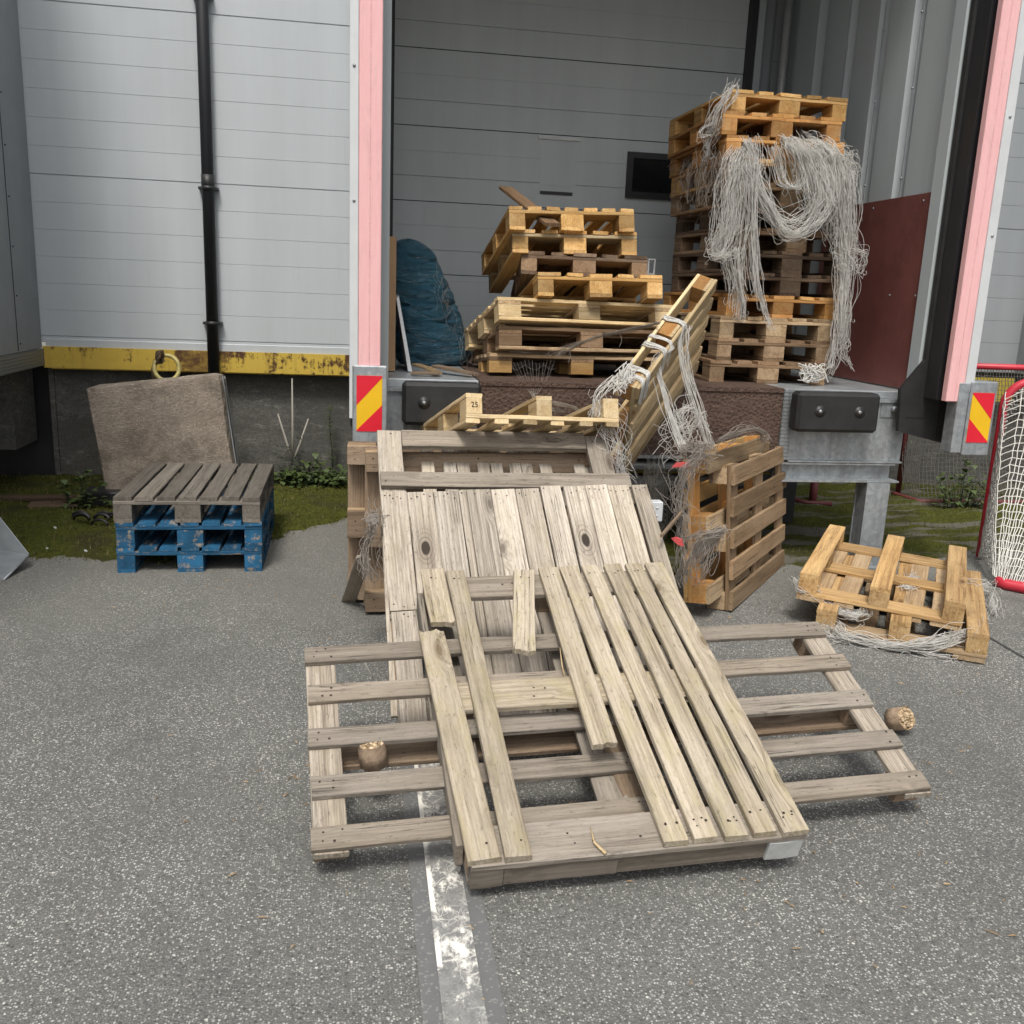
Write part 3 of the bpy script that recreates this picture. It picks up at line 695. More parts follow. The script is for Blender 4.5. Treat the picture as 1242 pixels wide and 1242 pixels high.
# left wing (raised annex)
wing = empty('annex_building', 'grey raised annex at the left edge with tread plate skirt', 'building')
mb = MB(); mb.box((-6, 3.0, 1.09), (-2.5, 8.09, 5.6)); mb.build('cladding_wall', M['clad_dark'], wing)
mb = MB()
for yy in (7.55, 6.35, 5.15):
    mb.box((-2.499, yy-.004, 1.1), (-2.4965, yy+.004, 5.6)); 
    for zz in [1.15+.35*k for k in range(12)]: mb.tube([(-2.5, yy+.05, zz), (-2.494, yy+.05, zz)], .006, 8)
mb.build('cladding_seam', M['frame_black'], wing)
mb = MB(); mb.box((-6, 3.0, .955), (-2.482, 8.088, 1.085)); mb.build('tread_skirt', M['tread'], wing)
mb = MB(); mb.box((-6, 7.7, .33), (-2.62, 8.2, .954)); mb.build('foundation', M['conc_wall'], wing)
mb = MB(); mb.box((-6, 8.3, -.1), (-2.53, 8.34, .95)); mb.build('dark_cavity_sheet', M['frame_black'], wing)  # black sheet in place of the shade in the cavity below the annex

# facade, right of the dock
facr = empty('warehouse_wall', 'grey panel wall to the right of the dock behind the red goal', 'wall')
clad_wall('cladding_panel', 3.42, 6.12, 8.1, 1.12, 5.6, .2045, 1.39-.2045, 6, M['clad_dark'], facr)  # shading of this wall put into its colour: darker cladding than at left
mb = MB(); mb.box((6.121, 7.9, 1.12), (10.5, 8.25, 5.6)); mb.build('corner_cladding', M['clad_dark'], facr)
mb = MB(); mb.box((.05, 8.22, -.1), (10.5, 8.5, 1.119)); mb.build('foundation', M['conc_wall'], facr)

# ---------------------------------------------------------------- the dock house
dock = empty('loading_dock', 'steel loading dock with rusty leveler and black rubber bumpers', 'loading dock')
YD = 5.56
for a_, b_ in ((.10, .70), (2.622, 3.52)):
    mb = MB(); mb.box((a_, YD, 1.10), (b_, 8.24, 1.15), ch=.004); mb.build('platform', M['flash'], dock)
mb = MB(); mb.box((.704, YD-.02, 1.125), (2.618, 8.24, 1.152)); 
mb.box((.704, YD-.012, .72), (2.618, YD+.02, 1.124)); mb.build('leveler_plate', M['leveler'], dock)
mb = MB(); mb.box((.706, YD-.021, .70), (2.616, YD+.0, .7185)); mb.tube([(.70, YD+.06, .64), (2.62, YD+.06, .64)], .035, 10); mb.box((.72, YD+.12, .50), (2.6, YD+.2, .56)); mb.build('lip_hinge', M['galv'], dock)
mb = MB(); mb.box((1.45, YD+.10, .585), (2.9, YD+.112, .66)); rp = mb.build('rating_plate', M['sign_yel'], dock)
mb = MB(); r2 = random.Random(4)
for row in (.607, .634):
    x = 1.5
    while x < 2.85:
        w = r2.uniform(.012, .03); mb.box((x, YD+.097, row-.008), (x+w, YD+.1, row+.009)); x += w + r2.choice((.006, .008, .02))
mb.build('plate_print', M['frame_black'], rp)
def galv_panel(x0, x1, name='front_panel'):
    mb = MB(); mb.box((x0, YD-.01, .70), (x1, YD+.012, 1.099), ch=.002); mb.box((x0+.002, YD-.03, 1.08), (x1-.002, YD-.011, 1.099)); mb.box((x0, YD-.035, .69), (x1, YD-.0105, .70)); return mb.build(name, M['galv'], dock)
galv_panel(.10, .70); galv_panel(2.69, 3.47)
mb = MB(); mb.box((2.622, YD-.02, .70), (2.688, YD+.08, 1.149), ch=.003); mb.build('corner_angle', M['tread'], dock)
def hbeam(x0, x1):
    mb = MB(); zt, zb = .685, .565
    mb.box((x0, YD-.03, zt-.01), (x1, YD+.1, zt)); mb.box((x0, YD+.03, zb+.0102), (x1, YD+.04, zt-.0102)); mb.box((x0, YD-.05, zb), (x1+.03, YD+.1, zb+.01)); return mb.build('support_beam', M['galv'], dock)
hbeam(.1, .69); hbeam(2.62, 3.43)
mb = MB()
for xx in (3.235,):
    mb.box((xx, 5.50, .01), (xx+.16, 5.508, .562)); mb.box((xx+.005, 5.509, .01), (xx+.013, 5.63, .562)); mb.box((xx, 5.631, .01), (xx+.16, 5.639, .562)); mb.box((xx-.06, 5.44, 0.0), (xx+.22, 5.7, .009))
mb.build('support_post', M['galv'], dock)
mb = MB(); mb.box((.15, 5.50, .0), (.31, 5.63, .562)); mb.build('support_post', M['galv'], dock)
mb = MB(); mb.box((3.29, YD-.016, .985), (3.455, YD-.0102, 1.085)); mb.tube([(3.375, YD-.017, 1.04), (3.375, YD-.04, 1.04)], .022, 6); mb.box((3.365, YD-.0135, .945), (3.38, YD-.0102, .97)); mb.build('corner_bracket', M['galv'], dock)
mb = MB(); mb.box((.3, 6.6, 0), (3.3, 6.65, 1.09)); mb.build('dark_void_sheet', M['frame_black'], dock)  # black sheet standing in for the shaded void under the dock
def bumper(x0, x1):
    mb = MB(); mb.box((x0, YD-.16, .90), (x1, YD-.0365, 1.145), ch=.02); b = mb.build('rubber_bumper', M['rubber'], dock)
    for f in (.27, .75):
        c = Vector((x0+(x1-x0)*f, YD-.16, 1.03)); mb = MB(); mb.tube([c+Vector((0, .004, 0)), c-Vector((0, .0025, 0))], .036, 18); mb.build('bolt_recess', M['frame_black'], b)
        mb = MB(); mb.tube([c-Vector((0, .003, 0)), c-Vector((0, .006, 0))], .012, 6); mb.build('bolt', M['galv'], b)
bumper(.245, .70); bumper(2.655, 3.20)

# side walls
side = empty('corrugated_wall', 'grey corrugated steel side wall of the dock with red plywood kick panel', 'wall')
def corr_wall(X, sgn, ribs, y0, y1, z0, z1):
    prof = [(y0, 0)]
    for (a, b) in ribs: prof += [(a, 0), (a+.045, sgn*.05), (b-.0, sgn*.05), (b+.004, 0)]
    prof.append((y1, 0)); mb = MB(); vs = []; fs = []
    for z in (z0, z1):
        for y, d in prof: vs.append((X+d, y, z))
    n = len(prof)
    for i in range(n-1): fs.append((i, i+1, n+i+1, n+i) if sgn < 0 else (i, n+i, n+i+1, i+1))
    mb.add(vs, fs); return mb
mb = corr_wall(3.56, -1, [(5.63, 5.98), (6.08, 6.42), (6.52, 6.86), (6.97, 7.32), (7.46, 7.86)], 5.5, 8.1, 1.155, 4.7)
mb.box((3.57, 5.5, 1.155), (3.6, 8.1, 4.7)); mb.build('corrugated_sheet', M['corr'], side)
mb = MB(); mb.box((3.47, 5.49, 1.16), (3.50, 5.60, 4.7)); mb.build('edge_profile', M['corr'], side)
mb = MB()
for yy in (6.03, 6.49, 7.0):
    for zz in (2.5, 3.05, 3.5, 4.1): mb.tube([(3.515, yy, zz), (3.503, yy, zz)], .008, 8)
    mb.box((3.507, yy-.004, 2.38), (3.5125, yy+.004, 4.7))
mb.build('seam_strip', M['flash'], side)
mb = MB(); mb.prism([(3.487, 5.53, 1.16), (3.487, 7.0, 1.16), (3.487, 7.0, 2.375), (3.487, 5.53, 2.375)], (.012, 0, 0)); pl = mb.build('kick_panel', M['plywood'], side)
mb = MB()
for yy, zz in ((5.65, 1.75), (5.95, 1.75), (5.7, 2.33), (6.3, 2.33), (5.6, 1.25)): mb.tube([(3.4872, yy, zz), (3.484, yy, zz)], .008, 8)
mb.build('screw', M['galv'], pl)
mb = MB(); mb.tube([(3.44, 7.93, 1.16), (3.44, 7.93, 4.7)], .032, 12); mb.tube([(3.44, 7.93, 3.46), (3.44, 7.93, 3.48)], .037, 12); mb.build('conduit', M['conduit'], side)
mb = MB(); mb.box((.12, 5.5, 1.155), (.165, 8.1, 4.7)); tag(mb.build('dock_side_wall', M['corr']), 'left inner side wall of the dock, mostly behind the pink strip', 'wall')
mb = MB(); mb.box((.0, 5.45, 4.701), (3.7, 8.3, 4.76)); tag(mb.build('unseen_dock_roof', M['clad_dark']), 'unseen flat grey roof added over the loading dock opening', 'roof')  # out of view; assumed roof, added for the light falloff inside the dock

# sectional door and the wall round it
dr = empty('sectional_door', 'closed grey sectional dock door with horizontal ribs', 'door')
zlev = [1.155, 1.795, 2.38, 2.965, 3.55, 4.135, 4.69]
for a, b in zip(zlev[:-1], zlev[1:]):
    clad_wall('door_section', .27, 3.205, 8.2, a+.003, b-.004, .195, a+.195, 99, M['door'], dr, thick=.05, d=.003, w=.006)
mb = MB(); mb.box((.27, 8.22, 1.155), (3.205, 8.26, 4.69)); mb.build('door_core', M['frame_black'], dr)
mb = MB(); mb.box((3.206, 8.12, 1.155), (3.262, 8.26, 4.69)); mb.box((.212, 8.12, 1.155), (.269, 8.26, 4.69)); mb.build('door_seal', M['frame_black'], dr)
win = MB(); wx0, wx1, wz0, wz1 = 2.24, 2.95, 2.50, 2.87
win.box((wx0, 8.17, wz0), (wx1, 8.199, wz0+.05)); win.box((wx0, 8.17, wz1-.05), (wx1, 8.199, wz1)); win.box((wx0, 8.17, wz0+.0501), (wx0+.05, 8.199, wz1-.0501)); win.box((wx1-.05, 8.17, wz0+.0501), (wx1, 8.199, wz1-.0501))
w = win.build('window', M['frame_black'], dr); mb = MB(); mb.box((wx0+.0502, 8.185, wz0+.0502), (wx1-.0502, 8.198, wz1-.0502)); mb.build('pane', M['glass'], w)
mb = MB(); mb.box((1.47, 8.19, 2.925), (1.83, 8.199, 2.955)); mb.box((1.50, 8.185, 2.93), (1.54, 8.1895, 2.95)); mb.box((1.76, 8.185, 2.93), (1.80, 8.1895, 2.95)); mb.build('handle', M['conduit'], dr)
mb = MB(); mb.box((1.50, 8.19, 2.49), (1.78, 8.199, 2.515)); mb.build('handle', M['frame_black'], dr)
mb = MB(); mb.box((1.49, 8.1965, 2.56), (1.80, 8.1985, 2.91)); mb.build('patch_plate', M['door'], dr)
mb = MB(); mb.box((3.263, 8.11, 1.155), (3.32, 8.25, 4.69)); mb.box((3.3205, 8.15, 1.155), (3.33, 8.25, 4.69)); mb.build('door_track', M['corr'], dr)
jw = MB(); jw.box((3.332, 8.17, 1.155), (3.56, 8.25, 4.69))
for k in range(12): jw.box((3.332, 8.166, 1.3+.3*k), (3.56, 8.169, 1.304+.3*k))
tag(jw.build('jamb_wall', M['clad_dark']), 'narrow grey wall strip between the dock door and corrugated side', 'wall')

# guide strips, plates and rubber flap at the mouth
def guide(name, label, xp0, xp1, xw0, xw1, zbot):
    g = empty(name, label, 'dock guide')
    mb = MB(); mb.box((0, 0, 0), (xp1-xp0, .05, 5.2-zbot), ch=.004); st = mb.build('pink_strip', M['pink'], g); st.location = (xp0, 5.2, zbot)
    for v in st.data.vertices: v.co.x -= (xp1-xp0)/2
    st.location.x = (xp0+xp1)/2
    mb = MB(); mb.box((xw0, 5.195, zbot+.06), (xw1, 5.30, 5.2), ch=.003); mb.build('aluminium_edge', M['white_alu'], g)
    for zz in (2.1, 2.75, 3.4):
        mb = MB(); mb.tube([((xw0+xw1)/2, 5.196, zz), ((xw0+xw1)/2, 5.19, zz)], .008, 8); mb.build('rivet', M['galv'], g)
    mb = MB(); mb.box((min(xp0, xw0)+.004, 5.31, zbot), (max(xp1, xw1)-.004, 5.47, 5.2)); mb.build('backing_post', M['frame_black'], g)
    return g
gl = guide('dock_guide', 'left pink and white dock guide strip with a red and yellow plate', -.006, .113, -.053, -.0065, .9)
gr = guide('dock_guide', 'right pink and white dock guide strip beside the black rubber flap', 3.50, 3.61, 3.6105, 3.67, 1.13)
mb = MB(); mb.box((3.6705, 5.28, 1.2), (3.72, 5.48, 5.2)); mb.build('rubber_edge', M['rubber'], gr)
def plate_box(g, x0, x1, z0, z1, y, px0, px1, pz0, pz1, flip, side=0):
    mb = MB(); mb.box((x0, y, z0), (x1, y+.12, z1), ch=.006)
    if side: mb.box((x0-.07, y+.012, z0+.012), (x0-.0005, y+.12, z1-.012), ch=.004)
    b = mb.build('plate_box', M['galv'], g)
    w = px1-px0; h = pz1-pz0; yy = y-.003
    mb = MB(); mb.box((px0, yy, pz0), (px1, y-.0005, pz1)); s = mb.build('reflector_plate', M['yel_refl'], b)
    q = lambda u, v: ((px0+u*w) if not flip else (px1-u*w), yy-.0012, pz0+v*h)
    mb = MB(); mb.prism([q(0, 1), q(1, 1), q(1, .97), q(0, .47)], (0, .0011, 0)); mb.prism([q(0, 0), q(1, 0), q(1, .48), q(0, .02)], (0, .0011, 0)); mb.build('red_stripe', M['red_refl'], s)
    return b
plate_box(gl, -.036, .150, .80, 1.25, 5.18, -.014, .124, .893, 1.197, False)
mb = MB(); mb.box((-.045, 5.21, .0), (.14, 5.33, .80)); mb.box((-.04, 5.2, .74), (.152, 5.209, .77)); mb.build('guide_post', M['galv'], gl)
plate_box(gr, 3.645, 3.822, .806, 1.256, 5.18, 3.658, 3.803, .887, 1.19, True, side=1)
flap = empty('rubber_flap', 'black rubber side flap hanging at the right dock mouth', 'dock seal')
mb = MB(); mb.prism([(3.478, 5.44, 5.2), (3.68, 5.44, 5.2), (3.68, 5.44, 1.3), (3.728, 5.44, 1.1), (3.722, 5.44, .83), (3.365, 5.44, .91), (3.345, 5.44, 1.175), (3.487, 5.44, 1.36)], (0, .035, 0))
mb.build('flap_sheet', M['rubber'], flap)
mb = MB()
for k in range(5): mb.box((3.635+.015*k, 5.434, .86), (3.639+.015*k, 5.4395, 1.12))
mb.box((3.40, 5.436, 1.0), (3.55, 5.4395, 1.004)); mb.tube([(3.60, 5.437, 5.1), (3.62, 5.437, 1.35)], .012, 6); mb.build('flap_fold', M['rubber'], flap)

# ================================================================== PALLETS
# --- blue stack on the left
bl = pose(-1.375, 5.47, 0, .5)
def blue(i, wd, label, dx=0, a=0, **k):
    return eur(label, pose(-1.374+dx, 5.483, .1495*i, 1.0+a) @ map_v(.81), wd, L=1.09, W=.81, T=.149, nb=7, bw=[.099]*7, group='pallets in the blue stack', **k)
blue(0, M['blue'], 'worn blue pallet at the bottom of the low stack by the concrete block')
blue(1, M['blue'], 'worn blue pallet in the middle of the low stack by the concrete block', .004, .3)
blue(2, M['greydark'], 'grey weathered pallet on top of the two blue pallets', -.004, -.3, brokens=())

# --- front stack on the dock (leaning back)
S1 = 'pallets in the leaning stack on the dock'
eur('bottom pallet of the leaning stack on the dock, pale edge and two front blocks', pose(.80, 5.86, 1.153, 1.0, -6) @ MAP_U, M['brown'], group=S1, dm=M['tan'], bm=M['pine'], missing=(('skid', 2), ('block', 2, 0), ('block', 2, 1), ('block', 2, 2), ('skid', 0)))
eur('second pallet from the bottom of the leaning dock stack, brown with stamped block', pose(.85, 5.80, 1.325, 5, -10) @ MAP_U, M['brown'], group=S1, nb=7, bw=[.078]*7, km=M['tan'])
eur('third pallet from the bottom of the leaning dock stack, pale slats running crosswise', pose(.84, 5.778, 1.504, 8.7, -17.4, .6) @ MAP_U, M['pine_pale'], group=S1, nb=8, bw=[.068]*8, sm=M['tan'])
eur('yellow pallet with three bright front blocks, fourth up in the leaning dock stack', pose(1.08, 5.807, 1.655, 1.4, -13, -.96) @ map_v(.8), M['pine'], group=S1, sm=M['pine'])
eur('dark old pallet in the leaning dock stack, twisted out of line', pose(1.0, 6.0, 1.785, -6, -13) @ map_v(.8), M['dark'], group=S1, bm=M['brown'])
eur('yellow pallet second from the top of the leaning dock stack', pose(.941, 5.996, 1.911, -.5, -12.2, -1.4) @ map_v(.8), M['pine'], group=S1, sm=M['pine_pale'])
eur('topmost yellow pallet of the leaning dock stack, seven narrow deck boards', pose(.911, 5.957, 2.045, 1.2, -12.5, -1.9) @ map_v(.8), M['pine'], group=S1, nb=7, bw=[.085]*7)
a, b = P(613, 230, 6.75), P(646, 256, 6.25); d = (b-a).normalized(); wv = d.cross(Vector((0, 0, 1))).normalized(); nv = wv.cross(d).normalized()
mb = MB(); board(mb, a - wv*.05, d, wv, nv, (b-a).length+.35, .10, .022); tag(mb.build('loose_board', [M['brown'], M['nail']]), 'loose brown board sticking up behind the topmost leaning dock pallet', 'board')

# --- tall stack by the right wall
S2 = 'pallets in the tall stack by the red panel'
ords = ['bottom', 'second from the bottom', 'third from the bottom', 'fourth from the bottom', 'fifth from the bottom', 'sixth from the bottom', 'seventh from the bottom', 'sixth from the top', 'fifth from the top', 'fourth from the top', 'third from the top', 'second from the top', 'topmost']
xy = [(2.25, 5.88, -1), (2.29, 5.89, 2), (2.30, 5.90, 3), (2.36, 5.97, 2), (2.40, 5.99, 1), (2.40, 6.00, 1), (2.43, 6.02, 2), (2.40, 6.05, 0), (2.37, 6.05, 1), (2.34, 6.05, 0), (2.31, 6.09, -1), (2.275, 6.1, -1.7), (2.343, 6.155, .9)]
mats = ['brown', 'brown', 'tan', 'orange', 'dark', 'dark', 'brown', 'dark', 'brown', 'pine', 'orange', 'orange', 'pine']
what = {'brown': 'brown pallet', 'tan': 'tan pallet', 'orange': 'amber pallet', 'dark': 'dark pallet', 'pine': 'yellow pallet'}
for i, ((x, y, a), mt) in enumerate(zip(xy, mats)):
    z = 1.153 + .1432*i if i < 11 else (2.678 if i == 11 else 2.826)
    if i < 11: z = 1.153 + .1385*i + (.0 if i < 1 else .0)
    eur('%s, %s of the tall stack hung with white twine' % (what[mt], ords[i]), pose(x, y, 1.153+.1412*i, a) @ map_v(.8), M[mt], group=S2, T=.1405, bm=M['brownmid'] if mt in ('brown',) else None)

# --- pallet hung upside down against the dock ("25")
p25 = eur('upside-down pale pallet wedged below the dock bumper, block stamped 25', pose(.509, 4.474, 1.048, 8.24, -16.9, 1.72) @ map_vflip(.144), M['pine_pale'], L=1.06, T=.144, bwid=.082, nb=6, bw=[.07]*6)
def text_mesh(body, size, mat, parent, mtx, name='lettering', th=.001):
    cu = bpy.data.curves.new(name, 'FONT'); cu.body = body; cu.size = size; cu.extrude = th; cu.align_x = 'CENTER'; cu.align_y = 'CENTER'
    tmp = bpy.data.objects.new(name, cu); C.objects.link(tmp); dg = bpy.context.evaluated_depsgraph_get()
    me = bpy.data.meshes.new_from_object(tmp.evaluated_get(dg)); bpy.data.objects.remove(tmp); me.materials.clear(); me.materials.append(mat)
    o = bpy.data.objects.new(name, me); C.objects.link(o)
    if parent: o.parent = parent
    o.matrix_basis = mtx; return o
# block face: fitted frame (u right, w up) -> pallet frame
fm = map_vflip(.144).inverted() @ frame(((1, 0, 0), (0, 0, 1), (0, -1, 0)), (.043, -.0016, .088))
text_mesh('25', .036, M['ink'], p25, fm, 'stamped_number', .0008)

# --- bound pallet leaning on the dock edge
LEAN = pose(1.305, 4.703, 1.246, 45.847, 199.94, -33.085)
eur('pale pallet tied with white twine leaning on edge against the dock', LEAN @ map_lean(.696), M['pine_pale'], L=1.044, W=.696, T=.125, nb=6, bw=[.078]*6, bm=M['orange'])

# --- two pallets standing on edge, interlocked
UPA = pose(2.025, 4.638, .013, 51.8, -4.67, 1.13)
eur('brown pallet standing on edge, slatted deck facing right, beside the ramp', UPA @ map_edge(.144), M['greybrown'], nb=5, bw=[.105]*5, group='pallets standing on edge', dm=M['brownmid'], sm=M['brownmid'], bm=M['tan'])
UPB = pose(1.843, 4.517, .094, 51.3, -5.79, 1.3)
eur('amber pallet standing on edge behind the brown one, block ends facing forward', UPB @ map_edge_in(.8), M['orange'], group='pallets standing on edge', km=M['tan'], dm=M['pine'])

# --- two nested upside-down pallets on the ground at the right
eur('upside-down tan pallet lying on another one beside the red goal', pose(2.288, 4.441, .150, -34.28, .7, 2.37) @ map_vflip(.144), M['tan'], group='upside-down pallets by the goal', km=M['honey'], bm=M['honey'], sm=M['honey'], bwid=.098, missing=(('deck', 2),))
eur('lower of the two upside-down tan pallets on the asphalt by the goal', pose(2.325, 4.275, .004, -33, .5, -.3) @ map_vflip(.144), M['tan'], group='upside-down pallets by the goal', km=M['honey'], bm=M['honey'], bwid=.098, missing=(('deck', 3),))

# --- W1: wide low pallet on the asphalt
wg = M['grey']; wgb = M['greybrown']
r = empty('wide_pallet', 'wide low grey pallet lying tilted on the asphalt under the broken ramp', 'pallet', pose(-.123, 2.401, .119, 4.48, 22, -.2), 'weathered ramp pallets')
def nl2(L, W, offs): return [(u, W*f) for u in offs for f in (.3, .72)]
for v in (0, .182, .374, .564, .747):
    one_board('deck_board', wg, r, (rnd.uniform(-.006, .006), v, -.02), EX, EY, EZ, 2.009+rnd.uniform(-.006, .004), .076, .02, warp=.006, nails=[(q, .076*f) for q in (.035, .075, 1.0, 1.95, 1.98) for f in (.3, .7)])
for u in (.0, .95, 1.91): one_board('stringer', M['silver'] if u != .95 else wgb, r, (u, -.004, -.0415), EY, EX, EZ, .83, .1, .021, warp=.003, ti=.15)
for u in (.0, .95, 1.91):
    for v in (.03, .375, .72): one_board('block', wgb, r, (u+.003, v, -.105), EX, EY, EZ, .094, .085, .063, n=2)
for v in (.37,): one_board('skid_board', wgb, r, (0, v, -.126), EX, EY, EZ, 2.0, .088, .0205, warp=.004, nails=nl2(2, .088, (.05, 1.0, 1.95)))

# --- W2: broken pallet used as the lower ramp
r = empty('broken_pallet', 'grey broken pallet sloping up as the lower ramp, boards snapped or missing', 'pallet', pose(.301, 2.294, .021, 2.2, 18.6, -1.1), 'weathered ramp pallets')
T2 = .122; li = M['lichen']; LB = 1.352
def nW(L, W): return [(q, W*f) for q in (.05, .068) for f in (.3, .66)] + [(L-.055, W*f) for f in (.35, .66)]
def dW(u0, u1, v0, v1, jag0=0, jag1=0, label=None, dz=0, skew=0, warp=.005):
    W = u1-u0; L = v1-v0; ex = Vector((skew, 1, 0)).normalized()
    o = Vector((u0, v0, T2+dz))
    return one_board('deck_board', li, r, o, ex, Vector((ex.y, -ex.x, 0)), EZ, L, W, .022, warp=warp, jag0=jag0, jag1=jag1, nails=[n for n in nW(L, W) if (jag1 == 0 or n[0] < L-.06) and (jag0 == 0 or n[0] > .1)], label=label)
def slant(u_a, u_b, L): return (u_b-u_a)/L
dW(-.004, .088, 0, 1.0, jag1=.014, label='snapped deck board, lower piece', dz=-.001, skew=-.042)
dW(.002, .092, 1.008, LB, jag0=.014, label='snapped deck board, upper piece', dz=.012, skew=-.012)
dW(.099, .173, .0, LB, skew=-.003)
dW(.272, .354, .848, LB+.004, jag0=.014, label='short stub of a broken deck board', dz=.001, skew=.19)
dW(.445, .527, .376, LB+.002, jag0=.014, label='deck board broken off halfway', skew=.024)
dW(.556, .631, 0, LB+.001, skew=0)
dW(.648, .720, .002, LB+.004); dW(.741, .813, -.002, LB+.006); dW(.831, .900, .001, LB+.003); dW(.921, 1.0, -.006, LB+.004, skew=-.004)
for v in (-.004, .60, 1.205):
    one_board('stringer', wg if v > 1 else wg if v < .1 else M['lichen'], r, (0.006, v, T2-.0225), EX, EY, EZ, .992, .135, .022, warp=.003, nails=[(q, .135*f) for q in (.3, .34, .5) for f in (.35, .6)])
one_board('front_beam', wg, r, (.10, .002, .0215), EX, EY, EZ, .33, .045, .0775, warp=.003)
one_board('front_beam', wg, r, (.432, .006, .0215), EX, EY, EZ, .455, .045, .0775, warp=.003)
for u in (.004, .45, .89):
    for v in (.05, .62, 1.22): one_board('block', wgb, r, (u, v, .0225), EX, EY, EZ, .1, .1, .0765, n=2)
one_board('block', wg, r, (.006, .0, .0215), EX, EY, EZ, .092, .045, .0775, n=2)
one_board('block', M['chalk'], r, (.888, -.003, .0215), EX, EY, EZ, .106, .05, .0775, n=2, label='pale painted corner block')
for u in (.004, .45, .895): one_board('skid_board', wg, r, (u, .03, 0), EY, EX, EZ, 1.31, .1, .0213, warp=.003)
one_board('side_board', wg, r, (-.0235, .09, .012), EY, EZ, EX, 1.2, .085, .022, warp=.006, jag1=.02)
one_board('side_board', wgb, r, (1.001, .09, .014), EY, EZ, EX, 1.2, .085, .022, warp=.004)
mb = MB(); mb.tube([(.365, .095, T2+.001), (.36, .03, T2+.01), (.385, -.005, T2+.004)], [.0008, .004, .006], 5); mb.build('splinter', M['pine_pale'], r)
mb = MB(); mb.tube([(.446, .86, T2+.02), (.444, .80, T2-.01), (.45, .735, T2-.05)], [.001, .003, .001], 5); mb.build('splinter', M['pine_pale'], r)

# --- W3: dense plank pallet, upper ramp
r = empty('plank_pallet', 'silvery plank pallet leaning steeply as the upper ramp', 'pallet', pose(.157, 3.378, .014, 2.26, 38.5, -1.76), 'weathered ramp pallets')
us = [(0, .121), (.1235, .243), (.246, .3625), (.3655, .3985), (.401, .5145), (.518, .6315), (.636, .751), (.7595, .859), (.8725, .9785), (.981, 1.0885), (1.0915, 1.1985), (1.2135, 1.293)]
for k, (u0, u1) in enumerate(us):
    W = u1-u0; e = rnd.uniform(-.008, .01)
    nn = [(1.152-.03+rnd.uniform(-.008, .008), W*f) for f in ((.15, .35, .6, .85) if W > .05 else (.5,))]
    if k == 0:
        one_board('plank', M['silver'], r, (u0, .522, -.022), EY, EX, EZ, .65, W, .022, warp=.004, nails=[(.65-.03, W*f) for f in (.15, .3, .45, .62, .8)] + [(.02, W*f) for f in (.2, .5, .85)])
        one_board('plank', M['silver'], r, (u0+.004, .0, -.023), EY, EX, EZ, .517, W-.012, .022, warp=.004, nails=[(.49, W*f) for f in (.2, .45, .62, .8)])
    else:
        one_board('plank', M['silver'], r, (u0, .0, -.022), EY, EX, EZ, 1.168+e, W, .022, warp=.006, knot={1: (.839, .055), 8: (.846, .05)}.get(k), nails=[(q+.016+e, y) for q, y in nn] + [(.55, W*.3), (.56, W*.7)])
for v in (.02, .50, 1.07): one_board('stringer', wg, r, (.0, v, -.0445), EX, EY, EZ, 1.29, .09, .022, warp=.003)
for u in (.0, .6, 1.2): one_board('bearer', M['tan'] if u == 0 else wgb, r, (u+.002, .0, -.128), EY, EX, EZ, 1.15, .045, .083, warp=.003)

# --- W4: open frame pallet behind the planks
r = empty('frame_pallet', 'open grey frame pallet standing out behind the top of the plank ramp', 'pallet', pose(.164, 3.461, .016, 2.26, 38.5, .4), 'weathered ramp pallets')
dz = -.105
one_board('frame_board', M['silver'], r, (-.035, 0, dz+.0705), EY, EX, EZ, 1.545, .118, .03, nails=[(1.5, .03), (1.52, .07), (1.49, .09)])
one_board('frame_board', wg, r, (1.03, 0, dz+.0705), EY, EX, EZ, 1.53, .115, .03, nails=[(1.49, .03), (1.5, .08)])
one_board('frame_board', wg, r, (.086, 1.445, dz+.0705), EX, EY, EZ, .94, .108, .03, nails=[(.03, .08), (.05, .04), (.35, .09), (.9, .05), (.91, .08)])
one_board('frame_board', wg, r, (-.03, 1.165, dz+.1015), EX, EY, EZ, 1.235, .092, .026, nails=[(.03, .03), (.06, .06), (1.1, .05)])
one_board('frame_board', wg, r, (.086, .05, dz+.0705), EX, EY, EZ, .94, .12, .03)
one_board('stringer', wg, r, (-.03, 1.482, dz+.03), EX, EY, EZ, 1.17, .07, .04)
one_board('stringer', wgb, r, (-.03, .75, dz-.03), EX, EY, EZ, 1.17, .10, .03)
for u in (.0, 1.05):
    for v in (1.43, .76, .06): one_board('block', wgb, r, (u-.005, v, dz-.03+.0005), EX, EY, EZ, .08, .05, .099, n=2)
for u0, u1 in ((.19, .255), (.30, .365), (.372, .435), (.475, .54), (.545, .605), (.64, .70), (.705, .765), (.80, .865), (.985, 1.06), (1.066, 1.12), (.08, .10)):
    one_board('slat', M['silver'], r, (u0, .1, dz-.0525), EY, EX, EZ, 1.44, u1-u0, .022, warp=.004)

# --- W5: two old pallets standing on edge behind the ramp
for k, (x, y, lab) in enumerate(((.035, 4.68, 'nearer'), (-.06, 4.88, 'farther'))):
    eur('old grey-brown pallet on edge behind the plank ramp, %s of the two' % lab, pose(x, y, .02, 2-3*k) @ map_edge_in(.84), M['greybrown'], W=.84, T=.14, group='old pallets behind the ramp', bm=M['tan'])

# ================================================================== THINGS ROUND THE DOCK
def noise3(x, y, z):
    return math.sin(x*1.7+y*2.3+.5)*math.sin(y*1.9-z*2.1+1.1)+.5*math.sin(x*4.1-z*3.7+2)*math.sin(y*5.3+x*2.2)
